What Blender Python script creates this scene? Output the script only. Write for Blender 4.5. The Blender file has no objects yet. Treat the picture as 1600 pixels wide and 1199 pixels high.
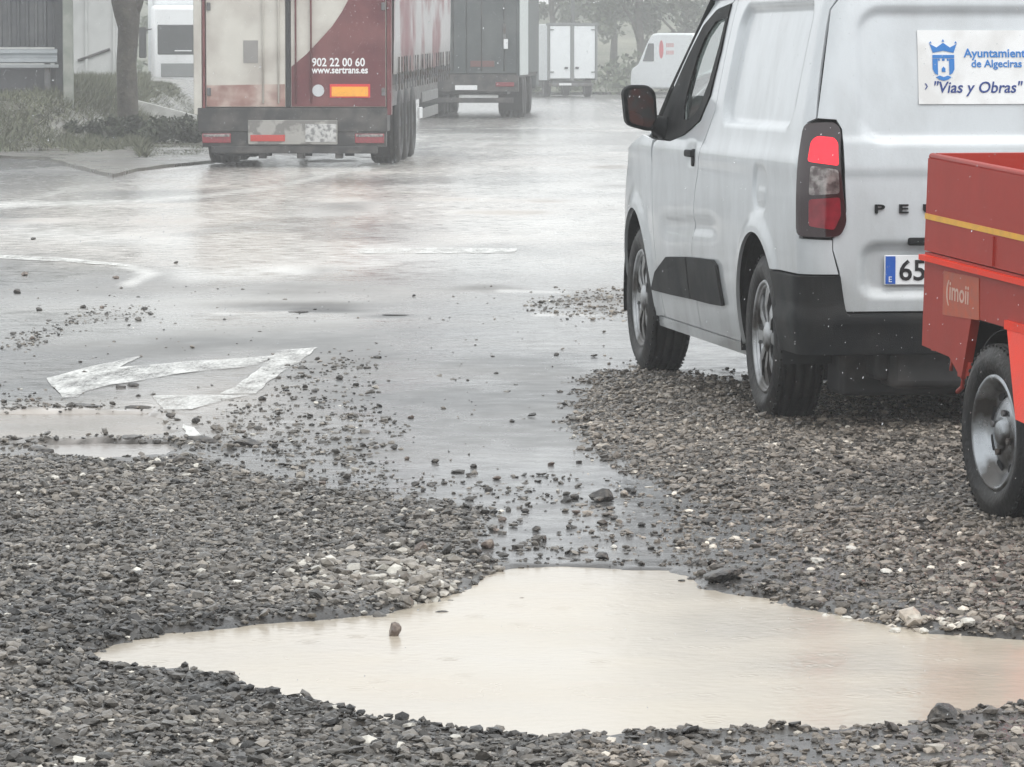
import bpy, bmesh, math, random
import numpy as np
from mathutils import Vector, Matrix
R = math.radians
SC = bpy.context.scene
COL = SC.collection
rng = np.random.default_rng(7)
random.seed(7)

# ------------------------------------------------------------------ camera, sky, sun, exposure
FPX, CAMZ, CX, CY, YH = 6800.0, 1.42, 800.0, 599.5, 90.0
PITCH = math.atan((CY - YH) / FPX)
cd = bpy.data.cameras.new('camera'); cam = bpy.data.objects.new('camera', cd); COL.objects.link(cam)
cam.location = (0, 0, CAMZ); cam.rotation_euler = (R(90) - PITCH, 0, 0)
cd.sensor_width = 36; cd.lens = FPX / 1600 * 36; cd.clip_start = .1; cd.clip_end = 3000
SC.camera = cam
SUN_EL, SUN_AZ = R(58), R(150)
w = bpy.data.worlds.new('World'); SC.world = w; w.use_nodes = True
wn = w.node_tree; wn.nodes.clear()
sky = wn.nodes.new('ShaderNodeTexSky'); sky.sky_type = 'NISHITA'; sky.sun_disc = False
sky.sun_elevation = SUN_EL; sky.sun_rotation = SUN_AZ; sky.air_density = 1.0; sky.dust_density = 4.0
hsv = wn.nodes.new('ShaderNodeHueSaturation'); hsv.inputs['Saturation'].default_value = .13
bg = wn.nodes.new('ShaderNodeBackground'); bg.inputs[1].default_value = .13
wo = wn.nodes.new('ShaderNodeOutputWorld')
cloud = wn.nodes.new('ShaderNodeMix'); cloud.data_type = 'RGBA'; cloud.inputs[0].default_value = .82
cloud.inputs[7].default_value = (6.6, 6.85, 7.0, 1)      # the closed cloud deck, even in every direction
wn.links.new(sky.outputs[0], hsv.inputs['Color']); wn.links.new(hsv.outputs[0], cloud.inputs[6]); wn.links.new(cloud.outputs[2], bg.inputs[0]); wn.links.new(bg.outputs[0], wo.inputs[0])
sd = bpy.data.lights.new('sun', 'SUN'); sd.energy = .9; sd.angle = R(60); sd.color = (1, .98, .95)
sun = bpy.data.objects.new('sun', sd); COL.objects.link(sun)
sun.rotation_euler = (R(90) - SUN_EL, 0, math.pi - SUN_AZ)
SC.view_settings.view_transform = 'Standard'; SC.view_settings.look = 'None'
SC.view_settings.gamma = 1; SC.view_settings.use_curve_mapping = False
SC.view_settings.exposure = 0.66
HAZE_DENSITY = .0023
SC.cycles.volume_bounces = 2

# ------------------------------------------------------------------ helpers
_c, _s = math.cos(PITCH), math.sin(PITCH)
def ray(x, y):
    a, b = (x - CX) / FPX, (CY - y) / FPX
    return Vector((a, b * _s + _c, b * _c - _s))
def G(x, y, z=0.0):
    """place on the level z that a pixel of the 1600 wide photograph shows"""
    r = ray(x, y); t = (z - CAMZ) / r.z
    return Vector((r.x * t, r.y * t, z))
def D(x, y, Y):
    r = ray(x, y); t = Y / r.y
    return Vector((r.x * t, Y, CAMZ + r.z * t))
def proj(X, Y, Z=0.0):
    z = Z - CAMZ; zf = Y * _c - z * _s; u = Y * _s + z * _c
    return CX + FPX * X / zf, CY - FPX * u / zf

def tag(o, label=None, cat=None, group=None, kind=None):
    if label: o['label'] = label
    if cat: o['category'] = cat
    if group: o['group'] = group
    if kind: o['kind'] = kind
    return o
def empty(name, label, cat, loc=(0, 0, 0), rot=(0, 0, 0), group=None):
    o = bpy.data.objects.new(name, None); COL.objects.link(o)
    o.location = loc; o.rotation_euler = rot; o.empty_display_size = .2
    return tag(o, label, cat, group)
def link(name, me, parent=None, mats=None):
    o = bpy.data.objects.new(name, me); COL.objects.link(o)
    if parent: o.parent = parent
    if mats is not None:
        for m in (mats if isinstance(mats, (list, tuple)) else [mats]): me.materials.append(m)
    return o
def copy_tree(o, parent=None):
    c = o.copy(); COL.objects.link(c)
    if parent is not None: c.parent = parent
    for ch in [k for k in o.children]: copy_tree(ch, c)
    return c

class MB:
    def __init__(s): s.bm = bmesh.new()
    def box(s, x0, x1, y0, y1, z0, z1, bev=0.0, mi=0, seg=2):
        c = bmesh.ops.create_cube(s.bm, size=1)['verts']
        for v in c:
            v.co = Vector(((x0 + x1) / 2 + v.co.x * (x1 - x0), (y0 + y1) / 2 + v.co.y * (y1 - y0), (z0 + z1) / 2 + v.co.z * (z1 - z0)))
        fs = {f for v in c for f in v.link_faces}
        for f in fs: f.material_index = mi
        if bev > 0:
            es = list({e for v in c for e in v.link_edges})
            r = bmesh.ops.bevel(s.bm, geom=es, offset=bev, segments=seg, affect='EDGES', profile=.5)
            for f in r['faces']: f.smooth = True; f.material_index = mi
        return s
    def prism(s, pts, axis, a, b, mi=0):
        """outline pts (two coords) given depth from a to b along axis"""
        def P(p, d):
            if axis == 'x': return (d, p[0], p[1])
            if axis == 'y': return (p[0], d, p[1])
            return (p[0], p[1], d)
        va = [s.bm.verts.new(P(p, a)) for p in pts]; vb = [s.bm.verts.new(P(p, b)) for p in pts]
        n = len(pts); fs = []
        for i in range(n):
            fs.append(s.bm.faces.new((va[i], va[(i + 1) % n], vb[(i + 1) % n], vb[i])))
        fs.append(s.bm.faces.new(va[::-1])); fs.append(s.bm.faces.new(vb))
        for f in fs: f.material_index = mi
        return s
    def tube(s, pts, r, seg=8, mi=0, r2=None, cap=True):
        pts = [Vector(p) for p in pts]; rings = []
        n = len(pts)
        for i, p in enumerate(pts):
            d = (pts[min(i + 1, n - 1)] - pts[max(i - 1, 0)]).normalized()
            up = Vector((0, 0, 1)) if abs(d.z) < .9 else Vector((1, 0, 0))
            a = d.cross(up).normalized(); b = d.cross(a)
            rr = r[i] if isinstance(r, (list, tuple)) else (r if r2 is None else r + (r2 - r) * i / (n - 1))
            rings.append([s.bm.verts.new(p + a * rr * math.cos(t) + b * rr * math.sin(t)) for t in [2 * math.pi * k / seg for k in range(seg)]])
        for A, B in zip(rings, rings[1:]):
            for k in range(seg):
                f = s.bm.faces.new((A[k], A[(k + 1) % seg], B[(k + 1) % seg], B[k])); f.smooth = True; f.material_index = mi
        if cap:
            for q in (rings[0][::-1], rings[-1]):
                f = s.bm.faces.new(q); f.material_index = mi
        return s
    def lathe(s, prof, center, seg=40, mi=0, sx=1, ang0=0, ang1=2 * math.pi):
        """profile of (x offset, radius) turned about the x axis through center"""
        full = abs(ang1 - ang0 - 2 * math.pi) < 1e-6; n = seg if full else seg + 1
        rings = [[s.bm.verts.new((center[0] + sx * px, center[1] + pr * math.cos(t), center[2] + pr * math.sin(t)))
                  for t in [ang0 + (ang1 - ang0) * k / seg for k in range(n)]] for px, pr in prof]
        for A, B in zip(rings, rings[1:]):
            for k in range(seg):
                f = s.bm.faces.new((A[k], A[(k + 1) % n], B[(k + 1) % n], B[k])); f.smooth = True; f.material_index = mi
        return s
    def done(s, name, mats, parent=None, smooth_angle=None):
        bmesh.ops.recalc_face_normals(s.bm, faces=s.bm.faces)
        me = bpy.data.meshes.new(name); s.bm.to_mesh(me); s.bm.free()
        o = link(name, me, parent, mats)
        if smooth_angle: me.set_sharp_from_angle(angle=R(smooth_angle))
        return o

def text_mesh(name, body, size, mat, parent, loc, rot=(R(90), 0, 0), ext=.0015, bold=0.0, align='LEFT', sx=1.0, shear=0.0):
    cu = bpy.data.curves.new(name, 'FONT'); cu.body = body; cu.size = size; cu.extrude = ext; cu.offset = bold
    cu.align_x = align; cu.resolution_u = 3; cu.shear = shear
    t = bpy.data.objects.new(name, cu); COL.objects.link(t)
    me = bpy.data.meshes.new_from_object(t.evaluated_get(bpy.context.evaluated_depsgraph_get()))
    bpy.data.objects.remove(t)
    for v in me.vertices: v.co.x *= sx
    me.materials.clear()
    o = link(name, me, parent, mat); o.location = loc; o.rotation_euler = rot
    return o

def mat(name, base, rough=.5, metal=0.0, var=.12, scale=4.0, bump=0.0, bscale=60.0, coat=0.0, ior=1.45,
        base2=None, m2scale=3.0, m2lo=.45, m2hi=.6, trans=0.0, emis=None, estr=0.0, rvar=.08, attr=None, dist=.01):
    m = bpy.data.materials.new(name); m.use_nodes = True; nt = m.node_tree; N = nt.nodes; L = nt.links
    b = N['Principled BSDF']; b.inputs['Roughness'].default_value = rough; b.inputs['Metallic'].default_value = metal
    b.inputs['IOR'].default_value = ior; b.inputs['Coat Weight'].default_value = coat; b.inputs['Coat Roughness'].default_value = .08
    b.inputs['Transmission Weight'].default_value = trans
    tc = N.new('ShaderNodeTexCoord'); no = N.new('ShaderNodeTexNoise'); no.inputs['Scale'].default_value = scale; no.inputs['Detail'].default_value = 5
    L.new(tc.outputs['Object'], no.inputs['Vector'])
    mr = N.new('ShaderNodeMapRange'); mr.inputs['From Min'].default_value = .25; mr.inputs['From Max'].default_value = .75
    mr.inputs['To Min'].default_value = 1 - var; mr.inputs['To Max'].default_value = 1 + var; L.new(no.outputs[0], mr.inputs[0])
    mul = N.new('ShaderNodeVectorMath'); mul.operation = 'SCALE'
    if attr:
        a = N.new('ShaderNodeAttribute'); a.attribute_name = attr; L.new(a.outputs['Color'], mul.inputs[0])
    else:
        rgb = N.new('ShaderNodeRGB'); rgb.outputs[0].default_value = (*base, 1); src = rgb.outputs[0]
        if base2 is not None:
            n2 = N.new('ShaderNodeTexNoise'); n2.inputs['Scale'].default_value = m2scale; n2.inputs['Detail'].default_value = 6
            L.new(tc.outputs['Object'], n2.inputs['Vector'])
            r2 = N.new('ShaderNodeMapRange'); r2.inputs['From Min'].default_value = m2lo; r2.inputs['From Max'].default_value = m2hi
            L.new(n2.outputs[0], r2.inputs[0])
            mx = N.new('ShaderNodeMix'); mx.data_type = 'RGBA'; L.new(r2.outputs[0], mx.inputs[0]); L.new(src, mx.inputs[6])
            mx.inputs[7].default_value = (*base2, 1); src = mx.outputs[2]
        L.new(src, mul.inputs[0])
    L.new(mr.outputs[0], mul.inputs['Scale']); L.new(mul.outputs[0], b.inputs['Base Color'])
    rr = N.new('ShaderNodeMapRange'); rr.inputs['To Min'].default_value = max(0, rough - rvar); rr.inputs['To Max'].default_value = min(1, rough + rvar)
    rr.inputs['From Min'].default_value = .3; rr.inputs['From Max'].default_value = .7
    L.new(no.outputs[0], rr.inputs[0]); L.new(rr.outputs[0], b.inputs['Roughness'])
    if bump > 0:
        nb = N.new('ShaderNodeTexNoise'); nb.inputs['Scale'].default_value = bscale; nb.inputs['Detail'].default_value = 4
        L.new(tc.outputs['Object'], nb.inputs['Vector'])
        bp = N.new('ShaderNodeBump'); bp.inputs['Strength'].default_value = bump; bp.inputs['Distance'].default_value = dist
        L.new(nb.outputs[0], bp.inputs['Height']); L.new(bp.outputs[0], b.inputs['Normal'])
    if emis:
        b.inputs['Emission Color'].default_value = (*emis, 1); b.inputs['Emission Strength'].default_value = estr
    return m

def dirty_paint(name, base, dirt, zlo, zhi, amt=.8, rough=.28, coat=.6, scale=3.0, emb=0):
    """paint with road grime that thickens towards the sills (height in the vehicle's own frame)"""
    m = bpy.data.materials.new(name); m.use_nodes = True; nt = m.node_tree; N = nt.nodes; L = nt.links
    b = N['Principled BSDF']; b.inputs['Coat Weight'].default_value = coat; b.inputs['Coat Roughness'].default_value = .06
    tc = N.new('ShaderNodeTexCoord'); sp = N.new('ShaderNodeSeparateXYZ'); L.new(tc.outputs['Object'], sp.inputs[0])
    no = N.new('ShaderNodeTexNoise'); no.inputs['Scale'].default_value = scale; no.inputs['Detail'].default_value = 7; no.inputs['Roughness'].default_value = .65
    mp = N.new('ShaderNodeMapping'); mp.inputs['Scale'].default_value = (1.6, 1.6, .7); L.new(tc.outputs['Object'], mp.inputs[0]); L.new(mp.outputs[0], no.inputs['Vector'])
    h = N.new('ShaderNodeMapRange'); h.inputs['From Min'].default_value = zhi; h.inputs['From Max'].default_value = zlo
    h.inputs['To Min'].default_value = 0; h.inputs['To Max'].default_value = 1; L.new(sp.outputs['Z'], h.inputs[0])
    ad = N.new('ShaderNodeMath'); ad.operation = 'MULTIPLY_ADD'; L.new(no.outputs[0], ad.inputs[0]); ad.inputs[1].default_value = 1.3; ad.inputs[2].default_value = -.55
    a2 = N.new('ShaderNodeMath'); a2.operation = 'ADD'; L.new(ad.outputs[0], a2.inputs[0]); L.new(h.outputs[0], a2.inputs[1])
    a3 = N.new('ShaderNodeMath'); a3.operation = 'MULTIPLY'; a3.use_clamp = True; L.new(a2.outputs[0], a3.inputs[0]); a3.inputs[1].default_value = amt
    mx = N.new('ShaderNodeMix'); mx.data_type = 'RGBA'; L.new(a3.outputs[0], mx.inputs[0]); mx.inputs[6].default_value = (*base, 1); mx.inputs[7].default_value = (*dirt, 1)
    L.new(mx.outputs[2], b.inputs['Base Color'])
    rr = N.new('ShaderNodeMapRange'); rr.inputs['To Min'].default_value = rough; rr.inputs['To Max'].default_value = .6
    L.new(a3.outputs[0], rr.inputs[0]); L.new(rr.outputs[0], b.inputs['Roughness'])
    n2 = N.new('ShaderNodeTexNoise'); n2.inputs['Scale'].default_value = 90; n2.inputs['Detail'].default_value = 2; L.new(tc.outputs['Object'], n2.inputs['Vector'])
    bp = N.new('ShaderNodeBump'); bp.inputs['Strength'].default_value = .12; bp.inputs['Distance'].default_value = .003
    L.new(n2.outputs[0], bp.inputs['Height']); L.new(bp.outputs[0], b.inputs['Normal'])
    return m

# ------------------------------------------------------------------ numpy noise and outlines
def vnoise(x, y, seed=0):
    x = np.asarray(x, float); y = np.asarray(y, float)
    xi = np.floor(x).astype(np.int64); yi = np.floor(y).astype(np.int64); fx = x - xi; fy = y - yi
    fx = fx * fx * (3 - 2 * fx); fy = fy * fy * (3 - 2 * fy)
    def h(a, b):
        n = (a * 374761393 + b * 668265263 + seed * 1442695041) & 0xffffffff
        n = ((n ^ (n >> 13)) * 1274126177) & 0xffffffff
        return ((n ^ (n >> 16)) & 0xffff) / 65535.0
    return (h(xi, yi) * (1 - fx) + h(xi + 1, yi) * fx) * (1 - fy) + (h(xi, yi + 1) * (1 - fx) + h(xi + 1, yi + 1) * fx) * fy
def fbm(x, y, seed=0, oc=4):
    t = 0; a = .5
    for k in range(oc):
        t = t + a * vnoise(x * 2 ** k + 17.3 * k, y * 2 ** k - 9.1 * k, seed + k); a *= .5
    return t / (1 - .5 ** oc)
def sdist(px, py, poly):
    """signed distance to an outline, negative inside"""
    px = np.asarray(px, float); py = np.asarray(py, float); d = np.full(px.shape, 1e18); ins = np.zeros(px.shape, bool); n = len(poly)
    for i in range(n):
        x0, y0 = poly[i]; x1, y1 = poly[(i + 1) % n]; ex, ey = x1 - x0, y1 - y0
        t = np.clip(((px - x0) * ex + (py - y0) * ey) / (ex * ex + ey * ey + 1e-12), 0, 1)
        d = np.minimum(d, (px - x0 - t * ex) ** 2 + (py - y0 - t * ey) ** 2)
        c = ((y0 > py) != (y1 > py)) & (px < (x1 - x0) * (py - y0) / (y1 - y0 + 1e-12) + x0); ins ^= c
    return np.where(ins, -1, 1) * np.sqrt(d)
def gpoly(pts): return [tuple(G(x, y)[:2]) for x, y in pts]
def sstep(a, b, x): t = np.clip((x - a) / (b - a), 0, 1); return t * t * (3 - 2 * t)

# ------------------------------------------------------------------ the road: potholes, gravel beds, water
PUDDLE = gpoly([(122, 1020), (180, 1000), (330, 980), (400, 972), (520, 962), (600, 957), (650, 944), (700, 928), (745, 905), (800, 885), (870, 882), (950, 885),
    (1040, 888), (1095, 900), (1110, 916), (1200, 932), (1240, 945), (1330, 962), (1450, 984), (1600, 997), (1800, 1002), (2000, 1030), (1900, 1075), (1750, 1092), (1600, 1104),
    (1500, 1114), (1430, 1130), (1250, 1140), (1100, 1145), (850, 1152), (700, 1140), (620, 1127), (520, 1110), (470, 1095), (420, 1083), (345, 1062),
    (330, 1054), (240, 1047), (150, 1037)])
POOL2 = gpoly([(-300, 650), (60, 645), (230, 644), (262, 655), (250, 680), (150, 688), (0, 690), (-300, 694)])
POOL3 = gpoly([(75, 693), (160, 690), (255, 692), (285, 700), (262, 712), (180, 719), (90, 716), (60, 706)])
LEFTBED = [(-400, 725), (0, 722), (130, 718), (300, 712), (420, 745), (560, 772), (700, 792), (750, 802), (752, 850), (738, 880), (700, 912), (600, 945), (500, 962), (400, 968),
    (330, 975), (240, 985), (170, 1008), (140, 1040), (0, 1060), (-400, 1070)]
LOWBED = [(-400, 1020), (140, 1035), (345, 1070), (420, 1092), (500, 1115), (600, 1140), (800, 1160), (1000, 1180), (1080, 1230), (1100, 1500), (-400, 1500)]
LOWBED2 = [(1000, 1165), (1450, 1135), (1620, 1112), (2000, 1085), (2000, 1500), (1000, 1500)]
RIGHTBED = [(935, 590), (1000, 585), (1180, 600), (1600, 610), (2100, 610), (2100, 1010), (1600, 985), (1440, 950), (1330, 915), (1270, 860), (1200, 812), (1100, 790), (1000, 745),
    (940, 700), (905, 655), (910, 620)]
RIGHT2 = [(1060, 800), (1200, 800), (1350, 850), (1450, 900), (1600, 990), (1400, 962), (1240, 935), (1110, 905), (1040, 850)]
SCAT = [([(350, 630), (560, 600), (640, 660), (600, 720), (720, 770), (560, 790), (420, 740), (300, 700)], .20, 26),
    ([(560, 735), (760, 745), (1000, 745), (1200, 800), (1250, 850), (1080, 885), (900, 880), (760, 880), (750, 800)], .13, 30),
    ([(0, 545), (60, 510), (130, 480), (260, 480), (250, 500), (120, 515), (40, 550)], .20, 12),
    ([(820, 470), (900, 455), (985, 450), (985, 495), (870, 498)], .35, 12),
    ([(430, 560), (620, 540), (560, 640), (400, 660)], .10, 20),
    ([(-100, 640), (250, 640), (250, 690), (-100, 695)], .35, 6), ([(-100, 634), (230, 634), (270, 645), (-100, 647)], .55, 6), ([(-100, 686), (250, 684), (380, 695), (390, 712), (260, 700), (-100, 694)], .9, 8),
    ([(1000, 1150), (1600, 1110), (1900, 1095), (1900, 1200), (1000, 1200)], .15, 12),
    ([(0, 600), (260, 640), (300, 690), (440, 700), (440, 730), (0, 725)], .10, 10),
    ([(-100, 330), (900, 330), (1000, 560), (700, 760), (300, 700), (-100, 600)], .004, 10)]
def bed(px, py, X, Y):
    """share of ground covered by loose stones"""
    n = fbm(X * 3.1, Y * 3.1, 5, 4) - .5; n2 = fbm(X * 14, Y * 14, 9, 3) - .5
    d = 0 * px
    for poly, pk, fall in ((LEFTBED, 1, 22), (LOWBED, 1, 16), (LOWBED2, .34, 20), (RIGHTBED, 1, 34), (RIGHT2, .3, 25)):
        sdv = sdist(px, py * 2.2, [(a, b * 2.2) for a, b in poly]) + n * 90 + n2 * 40
        d = np.maximum(d, pk * sstep(fall, -fall, sdv))
    for poly, pk, fall in SCAT:
        sdv = sdist(px, py * 2.2, [(a, b * 2.2) for a, b in poly]) + n * 80 + n2 * 60
        d = np.maximum(d, pk * sstep(fall, -fall * 1.5, sdv) * np.clip(.6 + 3 * n2 + n, .1, 1.6))
    rim = sdist(X, Y, PUDDLE)       # grit all round the rim of the big pothole, thin where water runs in at the top
    thin = 1 - .75 * np.exp(-((px - 930) / 190) ** 4) * (py < 960)
    d = np.maximum(d, .95 * np.exp(-((rim - .065) / .070) ** 2) * thin * np.clip(.8 + 2.2 * n2 + n, 0, 1.2))
    return np.clip(d * (1 + .9 * n2 + .5 * n), 0, 1)
def ground_h(X, Y, b=None):
    near = sstep(27, 21, Y) * sstep(6.5, 8, Y) * sstep(-3.6, -3, X) * sstep(4.4, 3.8, X)
    if b is None:
        px, py = proj(X, np.maximum(Y, 6.5)); b = bed(px, py, X, Y)
    n = fbm(X * 2.3, Y * 2.3, 21, 4) - .5; nf = fbm(X * 22, Y * 22, 31, 3) - .5
    j = (fbm(X * 7, Y * 7, 41, 3) - .5) * .10 + (fbm(X * 30, Y * 30, 43, 2) - .5) * .03
    h = .012 * n + b * (.012 + .022 * nf + .014 * n)
    s1 = sdist(X, Y, PUDDLE) + j
    h = h + .006 * np.exp(-((s1 - .05) / .05) ** 2) * (.6 + 1.5 * nf)
    h = h * sstep(-.05, .04, s1) - .055 * sstep(.02, -.11, s1)
    for P in (POOL2, POOL3):
        s2 = sdist(X, Y, P) + j * .8
        h = h + .012 * np.exp(-((s2 - .05) / .05) ** 2) * (.6 + 1.5 * nf)
        h = h * sstep(-.03, .02, s2) - .04 * sstep(.02, -.05, s2)
    return h * near

def axis_lines(segs):
    out = []
    for a, b, st in segs: out.append(np.arange(a, b, st))
    return np.unique(np.round(np.concatenate(out), 4))
xs = np.unique(np.concatenate([[-400, -150, -60, -30, -18, 18, 30, 60, 150, 400], axis_lines([(-12, -3.4, .2), (-3.4, 4.3, .035), (4.3, 12, .2)])]))
yl = [6.4]
while yl[-1] < 21: yl.append(yl[-1] + .024 + .0012 * (yl[-1] - 6.4))
while yl[-1] < 90: yl.append(yl[-1] * 1.0042)
while yl[-1] < 700: yl.append(yl[-1] * 1.06)
ys = np.array([-80, -20, -5, 2, 5] + yl)
GX, GY = np.meshgrid(xs, ys)
ppx, ppy = proj(GX, np.maximum(GY, 6.4)); BED = bed(ppx, ppy, GX, GY) * (GY > 6.5) * (GY < 26)
GZ = ground_h(GX, GY, BED)
ny, nx = GX.shape
me = bpy.data.meshes.new('road')
idx = np.arange(nx * ny).reshape(ny, nx)
quads = np.stack([idx[:-1, :-1], idx[:-1, 1:], idx[1:, 1:], idx[1:, :-1]], -1).reshape(-1, 4)
me.vertices.add(nx * ny); me.vertices.foreach_set('co', np.stack([GX, GY, GZ], -1).ravel())
me.loops.add(quads.size); me.loops.foreach_set('vertex_index', quads.ravel())
me.polygons.add(len(quads)); me.polygons.foreach_set('loop_start', np.arange(0, quads.size, 4)); me.polygons.foreach_set('loop_total', np.full(len(quads), 4))
me.polygons.foreach_set('use_smooth', np.ones(len(quads), bool)); me.update()
# zones: red = muddy runoff, green = gritty soil, blue = broken-up bare patches
def blob(cx, cy, rx, ry): return np.exp(-(((ppx - cx) / rx) ** 2 + ((ppy - cy) / ry) ** 2) ** 1.3)
wn1 = fbm(GX * .55, GY * .22, 61, 5)
mud = .9 * blob(200, 360, 330, 60) + .75 * blob(520, 320, 300, 55) + .5 * blob(420, 440, 260, 45) + .9 * blob(60, 665, 260, 30) + .35 * blob(560, 250, 300, 30) + .5 * blob(300, 640, 160, 50) + .35 * blob(1000, 330, 350, 150) + .3 * blob(700, 420, 400, 60)
BARE0 = .9 * blob(540, 322, 60, 11) + .8 * blob(680, 312, 70, 3) + .9 * blob(790, 332, 70, 3.5) + .8 * blob(850, 314, 60, 3) + .9 * blob(960, 261, 38, 3) + .5 * blob(965, 291, 40, 4) + .8 * blob(500, 486, 110, 4) + .8 * blob(610, 494, 60, 4) + .9 * blob(220, 372, 50, 10) * 1 + .6 * blob(760, 226, 60, 4) + .5 * blob(730, 212, 60, 3) + .6 * blob(480, 420, 60, 8) + .4 * blob(520, 460, 200, 20) + .5 * blob(760, 450, 60, 7) + .3 * blob(560, 580, 120, 40) + .5 * blob(930, 470, 80, 22) + .4 * blob(420, 520, 240, 22) + .8 * blob(470, 478, 150, 7) + .5 * blob(250, 545, 200, 20) + .7 * blob(250, 345, 70, 7) + .5 * blob(120, 270, 160, 4) + .5 * blob(80, 345, 90, 4) + .15 * blob(520, 545, 110, 30)
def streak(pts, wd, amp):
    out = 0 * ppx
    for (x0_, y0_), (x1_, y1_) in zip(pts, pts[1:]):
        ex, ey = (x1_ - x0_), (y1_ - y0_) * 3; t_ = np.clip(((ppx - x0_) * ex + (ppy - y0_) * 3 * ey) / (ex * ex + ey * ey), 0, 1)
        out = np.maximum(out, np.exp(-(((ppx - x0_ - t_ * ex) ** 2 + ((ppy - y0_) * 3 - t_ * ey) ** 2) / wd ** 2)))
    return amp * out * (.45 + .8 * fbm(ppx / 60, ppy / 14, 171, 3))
foam_and_sheen = streak([(-60, 320), (110, 318), (220, 314), (344, 304), (430, 292), (520, 272), (620, 255)], 13, 1.1) + streak([(0, 322), (60, 308), (125, 294)], 12, .8) + streak([(40, 365), (150, 372), (260, 378)], 48, .8) + streak([(300, 430), (380, 428), (460, 424)], 40, .9) \
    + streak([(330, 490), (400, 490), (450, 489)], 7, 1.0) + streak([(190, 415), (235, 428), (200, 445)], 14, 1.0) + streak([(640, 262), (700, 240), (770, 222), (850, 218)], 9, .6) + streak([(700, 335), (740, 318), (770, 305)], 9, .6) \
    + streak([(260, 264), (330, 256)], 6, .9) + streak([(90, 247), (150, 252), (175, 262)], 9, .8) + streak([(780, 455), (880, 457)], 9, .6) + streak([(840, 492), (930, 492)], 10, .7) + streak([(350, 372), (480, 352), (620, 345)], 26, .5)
painted_sheen = (.42 * blob(760, 290, 620, 130) + .2 * blob(780, 440, 420, 110) + .12 * blob(800, 620, 260, 120) + .3 * blob(260, 500, 380, 90)) * (.55 + .9 * sstep(.3, .7, fbm(GX * .9, GY * .4, 191, 5)))  # pale patches put bright sky reflection into the far road's colour
foam_and_sheen = np.maximum(foam_and_sheen, painted_sheen * (1 - np.clip(BARE0, 0, 1)) * (1 - blob(460, 249, 180, 13)) * (1 - blob(750, 180, 110, 8)))  # sheen left out under the lorries so their shade stays dark
mud = np.clip(mud * (.35 + 1.3 * sstep(.35, .65, wn1)), 0, 1)
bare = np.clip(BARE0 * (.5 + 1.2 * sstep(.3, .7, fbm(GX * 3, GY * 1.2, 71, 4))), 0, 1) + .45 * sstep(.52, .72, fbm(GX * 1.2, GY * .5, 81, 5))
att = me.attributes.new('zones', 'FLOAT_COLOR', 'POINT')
att.data.foreach_set('color', np.stack([mud, np.clip(BED * 1.3, 0, 1), np.clip(bare * (1 - .6 * np.clip(foam_and_sheen, 0, 1)), 0, 1), np.clip(foam_and_sheen, 0, 1)], -1).ravel())

m = bpy.data.materials.new('wet_asphalt'); m.use_nodes = True; nt = m.node_tree; N = nt.nodes; L = nt.links; b = N['Principled BSDF']
def node(t, **k):
    n = N.new(t)
    for a, v in k.items(): setattr(n, a, v)
    return n
def mixc(f, a, bb):
    n = node('ShaderNodeMix', data_type='RGBA'); L.new(f, n.inputs[0])
    for i, q in ((6, a), (7, bb)):
        if isinstance(q, tuple): n.inputs[i].default_value = (*q, 1)
        else: L.new(q, n.inputs[i])
    return n.outputs[2]
def mixf(f, a, bb):
    n = node('ShaderNodeMix', data_type='FLOAT'); L.new(f, n.inputs[0])
    for i, q in ((2, a), (3, bb)):
        if isinstance(q, (int, float)): n.inputs[i].default_value = q
        else: L.new(q, n.inputs[i])
    return n.outputs[0]
geo = node('ShaderNodeNewGeometry'); at = node('ShaderNodeAttribute', attribute_name='zones'); sp = node('ShaderNodeSeparateColor'); L.new(at.outputs['Color'], sp.inputs[0])
def noise(sc, det=5, vec=None):
    n = node('ShaderNodeTexNoise'); n.inputs['Scale'].default_value = sc; n.inputs['Detail'].default_value = det; L.new(vec or geo.outputs['Position'], n.inputs['Vector']); return n.outputs[0]
def rng_(s, a, bb, c=0.0, d=1.0):
    n = node('ShaderNodeMapRange'); n.inputs[1].default_value = a; n.inputs[2].default_value = bb; n.inputs[3].default_value = c; n.inputs[4].default_value = d; L.new(s, n.inputs[0]); return n.outputs[0]
grain = noise(140, 3); med = noise(9, 6); big = noise(.8, 6)
asph = mixc(rng_(grain, .35, .65), (.035, .036, .038), (.085, .086, .088))
asph = mixc(rng_(big, .4, .65), asph, (.09, .085, .08))
mudc = mixc(rng_(med, .3, .7), (.38, .345, .31), (.52, .485, .45))
c = mixc(sp.outputs[0], asph, mudc)
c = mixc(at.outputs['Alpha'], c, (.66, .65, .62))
soil = mixc(rng_(med, .3, .7), (.028, .025, .022), (.07, .062, .054))
c = mixc(sp.outputs[1], c, soil)
L.new(c, b.inputs['Base Color'])
film = rng_(noise(6, 9), .35, .65, .09, .28)
r1 = mixf(sp.outputs[2], film, .5); r1 = mixf(sp.outputs[1], r1, .34)
L.new(r1, b.inputs['Roughness']); b.inputs['IOR'].default_value = 1.38
rip0 = noise(14, 8); bp0 = node('ShaderNodeBump'); bp0.inputs['Strength'].default_value = .5; bp0.inputs['Distance'].default_value = .010; L.new(rip0, bp0.inputs['Height'])
rip = noise(38, 3); hh = mixf(sp.outputs[1], rip, rng_(noise(160, 4), 0, 1, 0, 3))
bp = node('ShaderNodeBump'); bp.inputs['Strength'].default_value = .3; bp.inputs['Distance'].default_value = .0025; L.new(hh, bp.inputs['Height']); L.new(bp0.outputs[0], bp.inputs['Normal'])
bp2 = node('ShaderNodeBump'); bp2.inputs['Distance'].default_value = .004; L.new(grain, bp2.inputs['Height']); L.new(mixf(sp.outputs[2], .03, .6), bp2.inputs['Strength'])
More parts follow.
